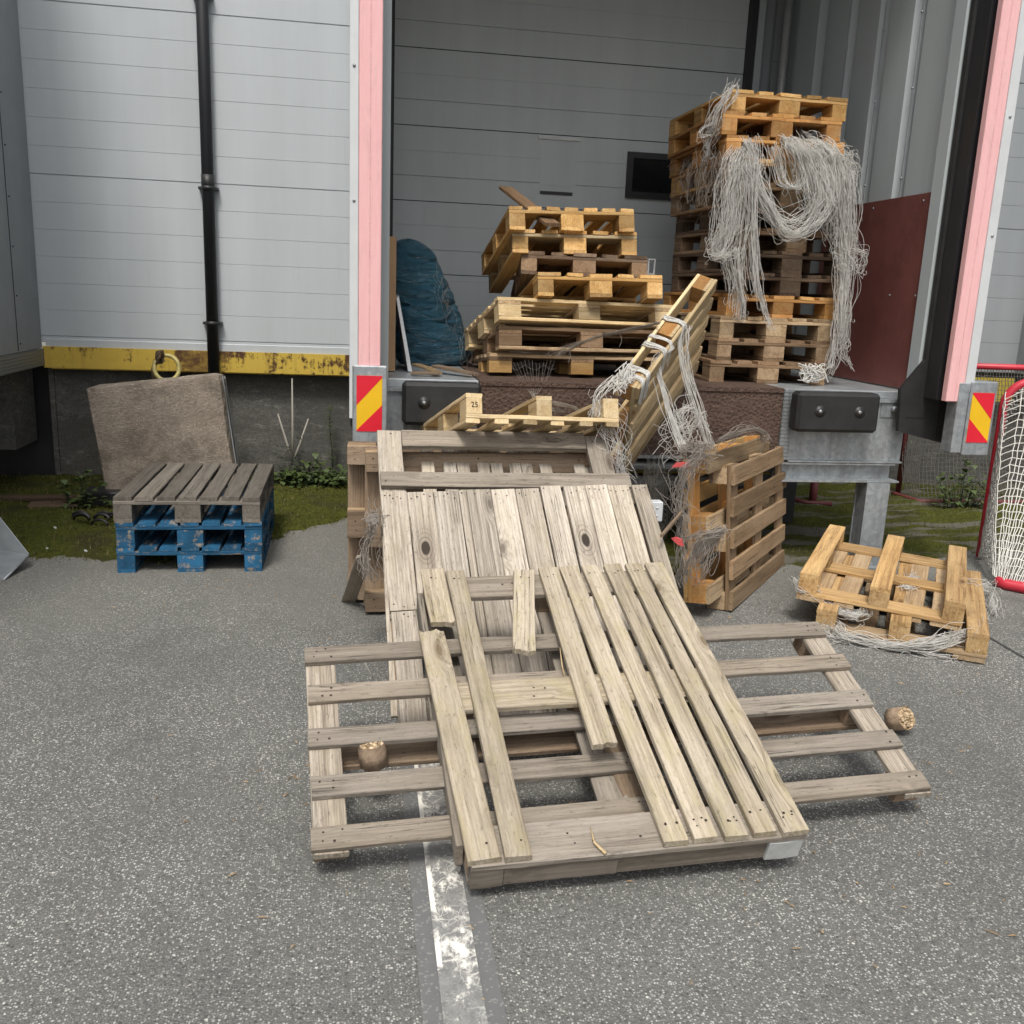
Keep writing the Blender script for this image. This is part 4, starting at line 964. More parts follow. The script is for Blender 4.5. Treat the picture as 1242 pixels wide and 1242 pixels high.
# concrete lifting block
cb = empty('concrete_block', 'tilted weathered concrete block with a rope ring on top by the wall', 'concrete block', Matrix.Translation((-1.85, 7.22, -.095)) @ Matrix.Rotation(R(4), 4, 'Z') @ Matrix.Rotation(R(-7.2), 4, 'Y') @ Matrix.Rotation(R(-4), 4, 'X'))
def block_mesh(w, d, h, n=16):
    mb = MB(); idx = {}; vs = []; fs = []
    r = random.Random(2)
    def vid(i, j, k):
        if (i, j, k) not in idx:
            x, y, z = w*i/n, d*j/6, h*k/n
            # soft chipped arrises
            ex = min(x, w-x); ey = min(y, d-y); ez = min(z, h-z)
            p = Vector((x, y, z)); c = Vector((w/2, d/2, h/2))
            e = sorted((ex, ey, ez))
            if e[1] < .01: p += (c-p).normalized()*(.018+.008*r.random())
            taper = .03*(z/h); p.x += (.5-x/w)*taper*-.4
            p += Vector((noise3(x*6, y*6, z*6), noise3(y*6, z*6, x*6), noise3(z*6, x*6, y*6)))*.003
            idx[(i, j, k)] = len(vs); vs.append(p)
        return idx[(i, j, k)]
    for i in range(n):
        for k in range(n):
            fs.append((vid(i, 0, k), vid(i+1, 0, k), vid(i+1, 0, k+1), vid(i, 0, k+1)))
            fs.append((vid(i, 6, k), vid(i, 6, k+1), vid(i+1, 6, k+1), vid(i+1, 6, k)))
    for i in range(n):
        for j in range(6):
            fs.append((vid(i, j, n), vid(i+1, j, n), vid(i+1, j+1, n), vid(i, j+1, n)))
            fs.append((vid(i, j, 0), vid(i, j+1, 0), vid(i+1, j+1, 0), vid(i+1, j, 0)))
    for k in range(n):
        for j in range(6):
            fs.append((vid(0, j, k), vid(0, j, k+1), vid(0, j+1, k+1), vid(0, j+1, k)))
            fs.append((vid(n, j, k), vid(n, j+1, k), vid(n, j+1, k+1), vid(n, j, k+1)))
    mb.add(vs, fs); return mb
block_mesh(.955, .42, .98).build('block_body', M['conc_block'], cb)
mb = MB(); mb.box((.959, .09, .03), (.967, .13, .95)); mb.box((.959, .3, .03), (.967, .33, .95)); mb.box((.959, .131, .9), (.965, .299, .93)); mb.build('corner_profile', M['clad_dark'], cb)
mb = MB(); c = Vector((.56, .2, 1.055)); mb.tube([c+Vector((.09*math.cos(a), .02*math.sin(a), .095*math.sin(a))) for a in [k*2*math.pi/28 for k in range(29)]], .0155, 8, cap=False); mb.build('lifting_ring', M['ring'], cb)
mb = MB(); r = random.Random(5)
for k in range(10):
    ph = r.uniform(0, 6); mb.tube([c+Vector((-.035+.03*math.sin(ph+t*.9), -.01+.03*math.cos(ph+t), .085+.045*math.sin(t*.7+ph))) for t in range(9)], .009, 6)
mb.tube([c+Vector((-.07, .02, .07)), c+Vector((-.1, .02, .0)), c+Vector((-.105, .03, -.1))], .018, 7); mb.build('rope', M['rope'], cb)

# sheet-metal channel at the left edge
mt = empty('metal_channel', 'bent zinc metal channel lying at the left edge of the asphalt', 'metal scrap')
A = G(34, 674, .07); B = G(4, 704, .0); U = (A-B); back = Vector((-.62, .28, .0))
mb = MB(); n1 = Vector((A.x, A.y, .0))
mb.prism([A, B, B+Vector((0, 0, .006)), A+Vector((0, .004, .006))], back*2.6+Vector((0, 0, .10)))
top = A+Vector((-.17, .10, .20))
mb.prism([A+Vector((.0, .005, .0065)), top, top+Vector((.0, .005, .004)), A+Vector((.004, .011, .0075))], back*2.6+Vector((0, 0, .10)))
mb.build('channel_sheet', M['flash'], mt)
mb = MB(); mb.tube([A+Vector((.002, -.002, 0)), B+Vector((.002, -.004, .003))], .007, 6); mb.build('folded_lip', M['galv'], mt)

# litter along the wall at the left
o = one_board('timber_offcut', M['dark'], None, G(-10, 608, .03), EX, EY, EZ, 1.3, .09, .03, warp=.004); tag(o, 'long dark timber lying on the moss in front of the wall', 'timber')
o = one_board('board_offcut', M['dark'], None, G(34, 616, .04), Vector((1, .15, 0)).normalized(), Vector((-.15, 1, 0)).normalized(), EZ, .32, .14, .018); tag(o, 'short dark board offcut on the moss before the long timber', 'board')
mb = MB(); c = G(108, 632, .05); r = random.Random(3)
for k in range(7):
    p = c+Vector((r.uniform(-.14, .2), r.uniform(-.05, .08), r.uniform(-.02, .03))); a = r.uniform(-.8, .3)
    mb.tube([p+Vector((math.cos(t*.45)*.055, .02*t*.3, .035*math.sin(t*.45)+.0)) for t in range(8)], .010, 7)
tag(mb.build('black_hose', M['debris_black']), 'coiled black plastic hose scraps on the moss left of the blue pallets', 'hose')
mb = MB(); b0 = G(150, 612, .03); mb.box((b0.x-.3, b0.y, .01), (b0.x+.25, b0.y+.25, .12), ch=.01); tag(mb.build('black_crate', M['debris_black']), 'low black crate between the concrete block and the blue pallets', 'crate')
r = random.Random(12)
for k, (px, py) in enumerate(((67, 640), (57, 665), (104, 668))):
    c = G(px, py, .045); mb = MB(); s = r.uniform(.007, .011)
    mb.box((-s, -s*.7, -s*.4), (s, s*.7, s*.4), ch=s*.25); o = mb.build('pebble', M['white_sheet']); o.location = c; o.rotation_euler = (r.random(), r.random(), r.random())
    tag(o, 'small pale pebble lying on the moss left of the blue pallets', 'pebble', 'pebbles on the moss')

# weeds
def weed(label, base, h, kind, seed, parts=1):
    r = random.Random(seed); root = empty('weed', label, 'weed', Matrix.Translation(base))
    st = MB(); lf = MB()
    def leaf(p, d, L, W, mi=0):
        d = d.normalized(); s = d.cross(EZ); s = s.normalized() if s.length > .01 else EX
        t = p+d*L; q = p+d*(L*.5)+Vector((0, 0, L*.12))
        lf.add([p, q+s*W, t-Vector((0, 0, L*.15)), q-s*W, q], [(0, 1, 4), (1, 2, 4), (2, 3, 4), (3, 0, 4)])
    if kind == 'spike':
        pts = [Vector((.012*math.sin(k*.5), 0, h*k/12)) for k in range(13)]; st.tube(pts, [.006-.0035*k/12 for k in range(13)], 5)
        for k in range(90):
            z = h*(.25+.75*r.random()); a = r.uniform(0, 6.28); L = .085*(1.1-.5*z/h)*r.uniform(.6, 1.1)
            leaf(Vector((.012*math.sin(z/h*6), 0, z)), Vector((math.cos(a), math.sin(a), r.uniform(.1, .5))), L, .006)
    elif kind == 'dry':
        for dx, hh in ((0, 1.0), (-.12, .66), (.13, .62)):
            st.tube([Vector((dx*.1*0, 0, h*.2)), Vector((dx*.35, 0, h*.45*hh+.05)), Vector((dx, .01, h*hh))], [.011, .010, .006], 6)
        for k in range(150):
            a = r.uniform(0, 6.28); z = abs(r.gauss(0, h*.17)); rr = r.uniform(.0, .13)*(1.2-z/h)
            leaf(Vector((rr*math.cos(a), rr*math.sin(a), z)), Vector((math.cos(a), math.sin(a), r.uniform(-.3, .7))), r.uniform(.03, .07), r.uniform(.008, .016))
    else:
        for k in range(int(120*parts)):
            a = r.uniform(0, 6.28); rr = r.uniform(0, .2*parts); x = rr*math.cos(a)*1.7; y = rr*math.sin(a)*.4; z = r.uniform(.01, h)*(1-.5*rr/(.2*parts))
            if k % 3 == 0: st.tube([Vector((x*.6, y*.6, 0)), Vector((x, y, z))], .0025, 4)
            leaf(Vector((x, y, z)), Vector((r.uniform(-1, 1), r.uniform(-1, 1), r.uniform(-.2, .6))), r.uniform(.04, .11), r.uniform(.014, .034))
    st.build('stem', M['stalk'] if kind == 'dry' else M['leaf_dark'], root); lf.build('leaves', M['leaf'] if kind != 'dry' else M['leaf_dark'], root)
    return root
gb = G(355, 590); weed('dry pale weed stalk with three bare tips against the concrete wall', (gb.x, 8.05, .02), .88, 'dry', 1)
gb = G(403, 590); weed('tall thin green weed with needle leaves against the concrete wall', (gb.x-.01, 8.05, .02), .66, 'spike', 2)
gb = G(383, 592); weed('broad-leaved low weed between the dry stalk and the tall green weed', (gb.x, 8.0, .02), .24, 'low', 3)
gb = G(398, 600); weed('dark low weeds at the wall foot beside the left guide post', (gb.x, 7.85, .02), .13, 'low', 4, 1.6)
gb = G(345, 596); weed('dark low weeds at the wall foot behind the blue stack', (gb.x, 7.9, .02), .12, 'low', 6, 1.2)
gb = G(127, 600); weed('small green weed at the left foot of the concrete block', (gb.x, 7.05, .02), .30, 'low', 7, .5)
gb = G(1100, 590); weed('dark leafy weed behind the dock post on the right', (gb.x-.1, 7.2, .02), .42, 'low', 8, 1.0)

# things on the dock
mb = MB(); mb.prism([(.16, 6.0, 1.156), (.222, 6.0, 1.156), (.222, 6.0, 1.97), (.16, 6.0, 1.97)], (0, .6, 0)); tag(mb.build('cardboard_sheet', M['cardboard']), 'brown cardboard standing against the inner left side of the dock', 'cardboard')
mb = MB(); mb.prism([(.305, 6.0, 1.156), (.33, 6.0, 1.156), (.24, 6.0, 1.62), (.226, 6.0, 1.60)], (0, .45, 0)); tag(mb.build('white_board', M['white_sheet']), 'thin white board leaning beside the blue plastic bag', 'board')
# blue plastic bag
bag = MB(); vs = []; fs = []; NR, NC = 110, 96; r = random.Random(9)
creases = [(r.uniform(.05, .95), r.uniform(0, 6.28), r.uniform(.5, 1.5), r.uniform(-.10, .10), r.uniform(.006, .014), r.uniform(.010, .022)) for _ in range(90)]
def crease(a, t):
    s = 0
    for (t0, a0, sp_, sl, am, wd) in creases:
        da = math.atan2(math.sin(a-a0), math.cos(a-a0))
        if abs(da) < sp_:
            u = (t - t0 - sl*da - .012*math.sin(da*5+a0))/wd
            if abs(u) < 3: s -= am*math.exp(-u*u)*(1-(da/sp_)**2)
    return s
for i in range(NR+1):
    t = i/NR; z = .84*t
    cx0 = .50-.17*t**1.3; wx = .255-.07*t+.02*math.sin(t*5)
    if t > .84: wx *= math.sqrt(max(.002, 1-((t-.84)/.16)**2))
    if t < .1: wx *= .86+.14*math.sqrt(t/.1)
    for k in range(NC):
        a = 2*math.pi*k/NC; ww = crease(a, t)*min(1, wx/.15) + .012*math.sin(a*3+t*4)*math.sin(t*3.1) + .006*math.sin(a*7-t*9)
        sag = .06*math.exp(-((t-.1)/.12)**2)*max(0, math.cos(a-.3))
        vs.append((cx0+(wx+ww+sag)*math.cos(a), 6.75+(wx*.9+ww)*math.sin(a), 1.156+z+.006*math.sin(a*5)))
for i in range(NR):
    for k in range(NC): fs.append((i*NC+k, i*NC+(k+1) % NC, (i+1)*NC+(k+1) % NC, (i+1)*NC+k))
fs.append(tuple(range(NR*NC, NR*NC+NC))); bag.add(vs, fs, smooth=True)
tag(bag.build('plastic_bag', M['bag']), 'tall stuffed dark blue plastic bag on the dock by the left strip', 'bag')
for k, (p0, p1, wd, lab) in enumerate((((500, 437, 6.1), (528, 462, 5.75), .05, 'short pale splinter board on the dock edge before the blue bag'), ((523, 443, 6.0), (572, 461, 5.72), .07, 'flat brown scrap board at the front of the blue bag'), ((498, 462, 5.74), (535, 463, 5.7), .05, 'small scrap of wood on the dock lip near the bumper'))):
    a, b = P(*p0), P(*p1); a.z = 1.185 if k < 2 else 1.16; b.z = 1.162; d = (b-a).normalized(); wv = Vector((-d.y, d.x, 0)).normalized()
    o = one_board('scrap_board', M['tan' if k == 0 else 'greybrown'], None, a, d, wv, d.cross(wv), (b-a).length, wd, .016, jag1=.02); tag(o, lab, 'board')
c0 = P(785, 333, 7.2); mb = MB()
for (x0, x1, z0, z1) in ((0, .06, 0, .012), (0, .06, .108, .12), (0, .012, .0121, .1079), (.048, .06, .0121, .1079)): mb.box((c0.x+x0, 7.2, c0.z+z0), (c0.x+x1, 7.215, c0.z+z1))
mb.box((c0.x+.01, 7.202, 1.153), (c0.x+.05, 7.21, c0.z-.001)); tag(mb.build('white_rack', M['white_sheet']), 'small white frame standing between the two pallet stacks', 'frame')

# round pressed-wood blocks
def chip_block(label, mtx, rad, h):
    root = empty('chip_block', label, 'pallet block', mtx); r = random.Random(len(label))
    mb = MB(); n = 24; rim = [rad*(1+.04*math.sin(k*2.1)+r.uniform(-.02, .02)) for k in range(n)]
    mb.add([(rim[k]*math.cos(2*math.pi*k/n), rim[k]*math.sin(2*math.pi*k/n), z) for z in (0, h*.5, h*.96) for k in range(n)], [(j*n+k, j*n+(k+1) % n, (j+1)*n+(k+1) % n, (j+1)*n+k) for j in (0, 1) for k in range(n)] + [tuple(range(n))[::-1]], smooth=True)
    mb.build('block_side', M['chipside'], root)
    mb = MB(); vs = []; fs = []; m2 = 10
    for j in range(m2+1):
        for k in range(n):
            q = rad*j/m2; vs.append((q*math.cos(2*math.pi*k/n)*(1+.03*math.sin(k*2.1)), q*math.sin(2*math.pi*k/n), h*.95+.008*(1-(j/m2)**4)+r.uniform(-.006, .006)*(j < m2)))
    for j in range(m2):
        for k in range(n): fs.append((j*n+k, (j+1)*n+k, (j+1)*n+(k+1) % n, j*n+(k+1) % n))
    mb.add(vs, fs)
    for k in range(70):
        a = r.uniform(0, 6.28); q = rad*math.sqrt(r.random())*.95; p = Vector((q*math.cos(a), q*math.sin(a), h*.95)); e = Vector((r.uniform(-1, 1), r.uniform(-1, 1), r.uniform(.1, .9))).normalized()*r.uniform(.004, .009); s = e.orthogonal().normalized()*r.uniform(.002, .005)
        mb.add([p-s, p+s, p+e+s*.7, p+e-s*.7], [(0, 1, 2, 3)])
    mb.build('rough_end', M['chip'], root); return root
W1m = pose(-.123, 2.401, .119, 4.48, 22, -.2)
chip_block('round pressed-wood block standing on the left half of the wide grey pallet', Matrix.Translation(W1m @ Vector((.205, .375, -.104))) @ Matrix.Rotation(R(10), 4, 'X') @ Matrix.Rotation(R(-6), 4, 'Y'), .045, .095)
g = G(1090, 893, 0)
chip_block('round pressed-wood block lying on the asphalt right of the wide pallet', Matrix.Translation((g.x, g.y+.06, .043)) @ Matrix.Rotation(R(22), 4, 'Z') @ Matrix.Rotation(R(62), 4, 'X'), .046, .075)

# broken slat at the left of the ramp, brace boards and bits behind it
a, b = P(444, 672, 4.5), G(424, 729); d = (b-a).normalized(); wv = Vector((1, -.35, .2)); wv = (wv-d*wv.dot(d)).normalized()
o = one_board('splintered_board', M['grey'], None, a-wv*.045, d, wv, wv.cross(d)*-1, (b-a).length, .075, .014, jag0=.03, jag1=.01); tag(o, 'short broken grey slat leaning on the ground left of the plank ramp', 'board')
a, b = P(800, 652, 4.0), P(829, 617, 4.5)
o = one_board('brace_board', M['greybrown'], None, a, (b-a).normalized(), EX, EZ, (b-a).length+.05, .018, .018); tag(o, 'narrow brace board behind the right edge of the plank ramp', 'board')
c0 = P(797, 621, 4.35); mb = MB(); mb.box((c0.x-.03, c0.y, c0.z-.05), (c0.x+.03, c0.y+.06, c0.z+.05), ch=.004)
for zz in (-.02, .02): mb.tube([(c0.x, c0.y-.001, c0.z+zz), (c0.x, c0.y+.003, c0.z+zz)], .007, 8)
tag(mb.build('white_block', M['white_sheet']), 'small white block in the dark gap right of the plank ramp', 'block')
one = MB(); c0 = P(820, 656, 4.25); one.prism([c0+Vector(q) for q in ((-.025, 0, .012), (.0, 0, .018), (.03, 0, .004), (.04, 0, -.03), (.01, 0, -.02), (-.01, 0, -.004))], (.004, .006, .002)); tag(one.build('red_tape_scrap', M['tape']), 'scrap of red plastic tape low beside the plank ramp', 'tape')
one = MB(); c0 = P(826, 565, 4.42); one.prism([c0+Vector(q) for q in ((-.05, 0, -.008), (-.03, 0, .012), (.005, 0, .018), (.045, 0, .01), (.05, 0, -.012), (.0, 0, -.008))], (.004, .006, .002)); tag(one.build('red_tape_scrap', M['tape']), 'scrap of red plastic tape at the top corner of the amber pallet', 'tape')

# thin dry straws on the asphalt under the wide pallet
mb = MB(); mb.tube([G(437, 793, .15), G(447, 812, .1), G(453, 824, .06)], .0022, 4); tag(mb.build('dry_straw', M['stalk']), 'thin pale straw hanging under the wide grey pallet at left', 'straw')

# ------------------------------------------------------------------ goals
def netting(mb, top, bot, n, m, r, sag=0.0, sagv=Vector((0, 0, 0))):
    """net between two rails: top(s) and bot(s), s in 0..1"""
    grid = []
    for i in range(n+1):
        s = i/n; a, b = top(s), bot(s)
        grid.append([a.lerp(b, (j/m)) + sagv*(sag*math.sin(math.pi*(j/m)**1.6)) + Vector((.004*math.sin(i*7+j*3), .004*math.sin(i*3+j*5), .004*math.sin(i*5+j))) for j in range(m+1)])
    for i in range(n+1): mb.tube(grid[i], r, 4, cap=False)
    for j in range(m+1): mb.tube([grid[i][j] for i in range(n+1)], r, 4, cap=False)
goal = empty('hockey_goal', 'red framed hockey goal with white net at the right edge', 'goal')
PB = Vector((4.235, 5.66, 0)); DX = Vector((.93, -.37, 0)).normalized(); DB = Vector((-.3, -.56, 0)).normalized()
rad = .17; zt = 1.235
def arc(n): return [PB + DX*(rad*(1-math.cos(a))) + Vector((0, 0, zt-rad+rad*math.sin(a))) for a in [math.pi/2*k/n for k in range(n+1)]]
arcp = arc(9)
mb = MB(); mb.tube([PB+Vector((0, 0, .02)), PB+Vector((0, 0, .5)), PB+Vector((0, 0, 1.0))] + arcp + [PB+DX*.8+Vector((0, 0, zt)), PB+DX*1.66+Vector((0, 0, zt))] + [PB+DX*(1.83-rad+rad*math.sin(a))+Vector((0, 0, zt-rad+rad*math.cos(a))) for a in [math.pi/2*k/8 for k in range(1, 9)]] + [PB+DX*1.83+Vector((0, 0, .02))], .027, 12); mb.build('goal_frame', M['goal_red'], goal)
Cc = PB + DB*.62; Cr = Cc + DX*.18 + DB*.16
def base_path(s):
    q = [PB, PB+DB*.35, Cc, Cc+DB*.1+DX*.05, Cr, Cr+DX*.6, Cr+DX*1.3]
    x = s*(len(q)-1); i = min(int(x), len(q)-2); return q[i].lerp(q[i+1], x-i)
mb = MB(); mb.tube([base_path(.42+.58*k/30)+Vector((0, 0, .035)) for k in range(31)], .036, 10); mb.build('base_bar', M['goal_red'], goal)
post = lambda s: PB+Vector((0, 0, 1.2-1.12*s))
mb = MB()
netting(mb, lambda s: (PB+Vector((-.012, -.012, .06+1.1*s/.34))) if s < .34 else PB+DX*(.06+(s-.34)*2.65)+Vector((0, 0, zt-.02)), lambda s: base_path(.06+.94*s)+Vector((-.01, -.01, .06)), 62, 26, .0034, .10, Vector((.2, .5, -.3)))
for k in range(22):
    z = .15+1.0*k/22; mb.tube([PB+Vector((.036*math.cos(t), .036*math.sin(t)-.004, z+.004*t)) for t in (-2.2, -1.4, -.6, .2, 1)], .003, 4)
for k in range(10):
    p = arcp[min(9, k)]; mb.tube([p+Vector((.0, -.03, -.02)), p+Vector((.03, -.035, -.015)), p+Vector((.05, -.02, -.05)), p+Vector((.09, -.01, -.05))], .003, 4)
mb.build('goal_net', M['net'], goal)

goal2 = empty('hockey_goal', 'second red goal with dark net standing far back against the wall', 'goal')
GX0, GX1, GY = 4.85, 6.68, 7.72
mb = MB(); mb.tube([(GX0, GY, .02), (GX0, GY, 1.05), (GX0+.05, GY, 1.15), (GX0+.15, GY, 1.195)], .024, 10); mb.build('goal_post', M['dull_red'], goal2)
mb = MB(); mb.tube([(GX0+.151, GY, 1.195), (GX1-.15, GY, 1.195), (GX1-.05, GY, 1.15), (GX1, GY, 1.05), (GX1, GY, .02)], .027, 10); mb.build('goal_frame', M['goal_red'], goal2)
bp2 = lambda s: [Vector((GX0-.05, GY, .03)).lerp(Vector((GX0-.0, GY-.35, .03)), s*5) if s < .2 else Vector((GX0, GY-.35, .03)).lerp(Vector((GX1, GY-.35, .03)), (s-.2)/.6) if s < .8 else Vector((GX1, GY-.35, .03)).lerp(Vector((GX1+.05, GY, .03)), (s-.8)*5)][0]
mb = MB(); mb.tube([bp2(k/30) for k in range(31)], .02, 8); mb.build('base_bar', M['dull_red'], goal2)
mb = MB(); netting(mb, lambda s: Vector((GX0+(GX1-GX0)*s, GY, 1.19)), lambda s: bp2(.1+.8*s), 62, 30, .0032, .12, Vector((0, .8, -.3))); mb.build('goal_net', M['net_dark'], goal2)
mb = MB(); mb.box((5.5, 8.05, .85), (6.1, 8.08, 1.07)); tag(mb.build('yellow_board', M['sign_yel']), 'yellow board seen through the far goal net', 'board')
mb = MB(); a0 = G(955, 604, .05); mb.tube([a0, a0+Vector((.14, -.10, -.02)), a0+Vector((.34, -.13, -.02))], .02, 8); mb.tube([G(985, 612, .0), G(985, 612, .0)+Vector((.01, .02, .25))], .035, 8)
tag(mb.build('rusty_bar', M['dull_red']), 'dark red bar lying on the dirt under the dock', 'bar')

# ------------------------------------------------------------------ twine and netting
def crom(pts, k=6):
    q = [pts[0]*2-pts[1]] + list(pts) + [pts[-1]*2-pts[-2]]; out = []
    for i in range(1, len(q)-2):
        for j in range(k):
            t = j/k; a, b, c, d = q[i-1], q[i], q[i+1], q[i+2]
            out.append(.5*((2*b)+(c-a)*t+(2*a-5*b+4*c-d)*t*t+(3*b-a-3*c+d)*t**3))
    out.append(pts[-1].copy()); return out
def bundle(mb, ctrl, wid, n, r=.0017, seed=0, wob=.008, cut=.12, dy=.6, k=6, mi=0):
    """fine strands that follow a path of control points in a few loose hanks, with stray loops between"""
    rr = random.Random(seed); nh = max(3, n//14); hanks = []
    for h in range(nh):
        ang = rr.uniform(0, 6.28); q = rr.random()**.5; hanks.append((q*math.cos(ang), q*math.sin(ang), [Vector((rr.gauss(0, wob), rr.gauss(0, wob), 0)) for _ in ctrl], rr.uniform(.12, .4), rr.uniform(0, cut)))
    for s in range(int(n*.72)):
        hu, hv, hj, hs, hc = rr.choice(hanks); loose = rr.random() < .28
        ou, ov = hu+rr.gauss(0, hs), hv+rr.gauss(0, hs)
        if loose: ou, ov = rr.uniform(-1.2, 1.2), rr.uniform(-1.2, 1.2)
        pts = []; wb = wob*(1.9 if loose else .8)
        for i, c in enumerate(ctrl):
            w = wid[i] if hasattr(wid, '__len__') else wid
            pts.append(c + hj[i] + Vector((ou*w, ov*w*dy, 0)) + Vector((rr.gauss(0, wb), rr.gauss(0, wb), rr.gauss(0, wb*1.5))))
        p = crom(pts, k); ph = rr.uniform(0, 6); fr = rr.uniform(.5, 1.6)
        p = [v+Vector((math.sin(i*fr+ph)*wob*.4, math.cos(i*fr*1.3+ph)*wob*.3, 0)) for i, v in enumerate(p)]
        m1 = len(p)-int(len(p)*min(.8, max(0, hc+rr.gauss(0, .05)+(rr.uniform(0, cut) if loose else 0))))
        if m1 < len(p) and rr.random() < .5:
            e = p[m1-1]; sgn = rr.choice((-1, 1)); L = rr.uniform(.01, .035)
            p = p[:m1] + [e+Vector((sgn*L*.6, -.005, -L*.5)), e+Vector((sgn*L*1.1, -.008, .1*L)), e+Vector((sgn*L*.8, -.004, L*.9))]; m1 = len(p)
        if m1 > 2: mb.tube(p[:m1], r*rr.uniform(.7, 1.3), 3, mi, cap=False)
PP = lambda l, Y: [P(x, y, Y if not hasattr(Y, '__len__') else Y[i]) for i, (x, y) in enumerate(l)]
tw = MB(); Y0 = 5.86
# left hanging bundle and its loop
bundle(tw, PP([(905, 172), (893, 192), (886, 230), (880, 270), (872, 296), (867, 308), (874, 312), (886, 300), (893, 270)], [6.45, 5.9, Y0, Y0, Y0, Y0, Y0-.05, Y0-.05, Y0]), [.04, .06, .09, .085, .06, .035, .04, .06, .08], 120, seed=1, wob=.012, cut=.45)
bundle(tw, PP([(916, 176), (898, 215), (892, 260), (888, 310), (892, 345), (890, 385)], [6.3, Y0, Y0, Y0, Y0, Y0]), [.03, .06, .09, .09, .05, .05], 90, seed=2, wob=.010, cut=.5)
bundle(tw, PP([(893, 300), (896, 340), (899, 366), (898, 396)], Y0-.03), [.05, .035, .05, .05], 40, seed=3, wob=.006, cut=.3)
# middle strand
bundle(tw, PP([(908, 168), (914, 195), (912, 240), (914, 300), (916, 340), (923, 372), (934, 405)], Y0-.05), [.05, .05, .035, .03, .03, .028, .035], 56, seed=4, wob=.006, cut=.3)
# swag
bundle(tw, PP([(905, 170), (916, 215), (934, 258), (955, 284), (976, 280), (994, 258), (1004, 220), (992, 185)], [6.45, 5.9, 5.82, 5.8, 5.8, 5.82, 5.86, 6.0]), [.05, .05, .05, .04, .045, .05, .05, .05], 105, seed=5, wob=.012, cut=.12)
bundle(tw, PP([(900, 200), (922, 245), (948, 268), (972, 262), (990, 235), (985, 195)], 5.84), [.06, .05, .04, .04, .05, .06], 46, seed=6, wob=.014, cut=.3)
# broad right-hand veil
bundle(tw, PP([(948, 166), (966, 175), (982, 200), (992, 235), (998, 262), (1000, 285)], [6.45, 5.9, 5.86, 5.84, 5.84, 5.84]), [.05, .09, .12, .13, .12, .1], 190, seed=7, wob=.014, cut=.5)
bundle(tw, PP([(972, 166), (994, 178), (1010, 205), (1015, 240), (1017, 275), (1022, 300)], [6.45, 5.95, 5.9, 5.9, 5.9, 5.9]), [.05, .09, .10, .10, .09, .08], 180, seed=8, wob=.014, cut=.3)
bundle(tw, PP([(1010, 180), (1025, 210), (1027, 255), (1027, 300), (1024, 345), (1022, 390), (1022, 425), (1032, 448)], [6.3, 5.92, 5.9, 5.88, 5.86, 5.84, 5.84, 5.84]), [.05, .06, .06, .06, .045, .05, .06, .045], 130, seed=9, wob=.010, cut=.3)
bundle(tw, PP([(1020, 380), (1014, 410), (1008, 440), (1004, 462)], 5.85), [.05, .04, .03, .03], 40, seed=10, wob=.008, cut=.3)
bundle(tw, PP([(1024, 185), (1038, 190), (1042, 205), (1030, 218), (1036, 240)], 5.9), [.04, .04, .04, .05, .05], 30, seed=11, wob=.02, cut=.4)
bundle(tw, PP([(1028, 300), (1040, 310), (1038, 330), (1024, 320), (1014, 305)], 5.86), .04, 34, seed=12, wob=.02, cut=.4)
bundle(tw, PP([(938, 178), (944, 200), (948, 222), (962, 228), (972, 218)], 5.84), [.04, .035, .03, .03, .04], 40, seed=13, wob=.004, cut=.1)
tg = tw.build('twine_mass', [M['twine']]); tag(tg, 'thick tangle of white baling twine hanging down the front of the tall stack', 'twine')
tw = MB()
for k in range(9):
    px = 818+6.5*k + (k % 3); Y = 7.25-1.2*k/8
    bundle(tw, PP([(px+8, 196-3*k*.5), (px+2, 215), (px-1, 238), (px-2, 252+(k*37 % 22))], Y), [.05, .06, .07, .05], 26, seed=20+k, wob=.016, cut=.5)
tag(tw.build('twine_mass', [M['twine_dirty']]), 'dusty tangle of twine hanging along the left side of the tall stack', 'twine')
tw = MB()
bundle(tw, PP([(890, 104), (884, 116), (872, 135), (864, 155), (859, 168), (860, 182), (856, 200)], [6.1, 6.1, 6.12, 6.15, 6.2, 6.2, 6.25]), [.03, .03, .04, .045, .03, .015, .02], 46, seed=40, wob=.008, cut=.3)
bundle(tw, PP([(868, 150), (853, 156), (848, 163), (854, 166), (862, 163)], 6.15), .008, 8, seed=41, wob=.003, cut=.05)
tag(tw.build('twine_tuft', [M['twine']]), 'thin white twine tuft draped over the top left corner of the tall stack', 'twine')
tw = MB(); c0 = P(984, 455, 5.78)
for k in range(26):
    rr = random.Random(k); pts = [c0+Vector((rr.gauss(0, .05), rr.gauss(0, .02), rr.uniform(-.05, .075))) for _ in range(5)]; tw.tube(crom(pts, 5), .0035, 4, cap=False)
tag(tw.build('twine_knot', [M['twine']]), 'small white knot of twine at the foot of the tall stack', 'twine')
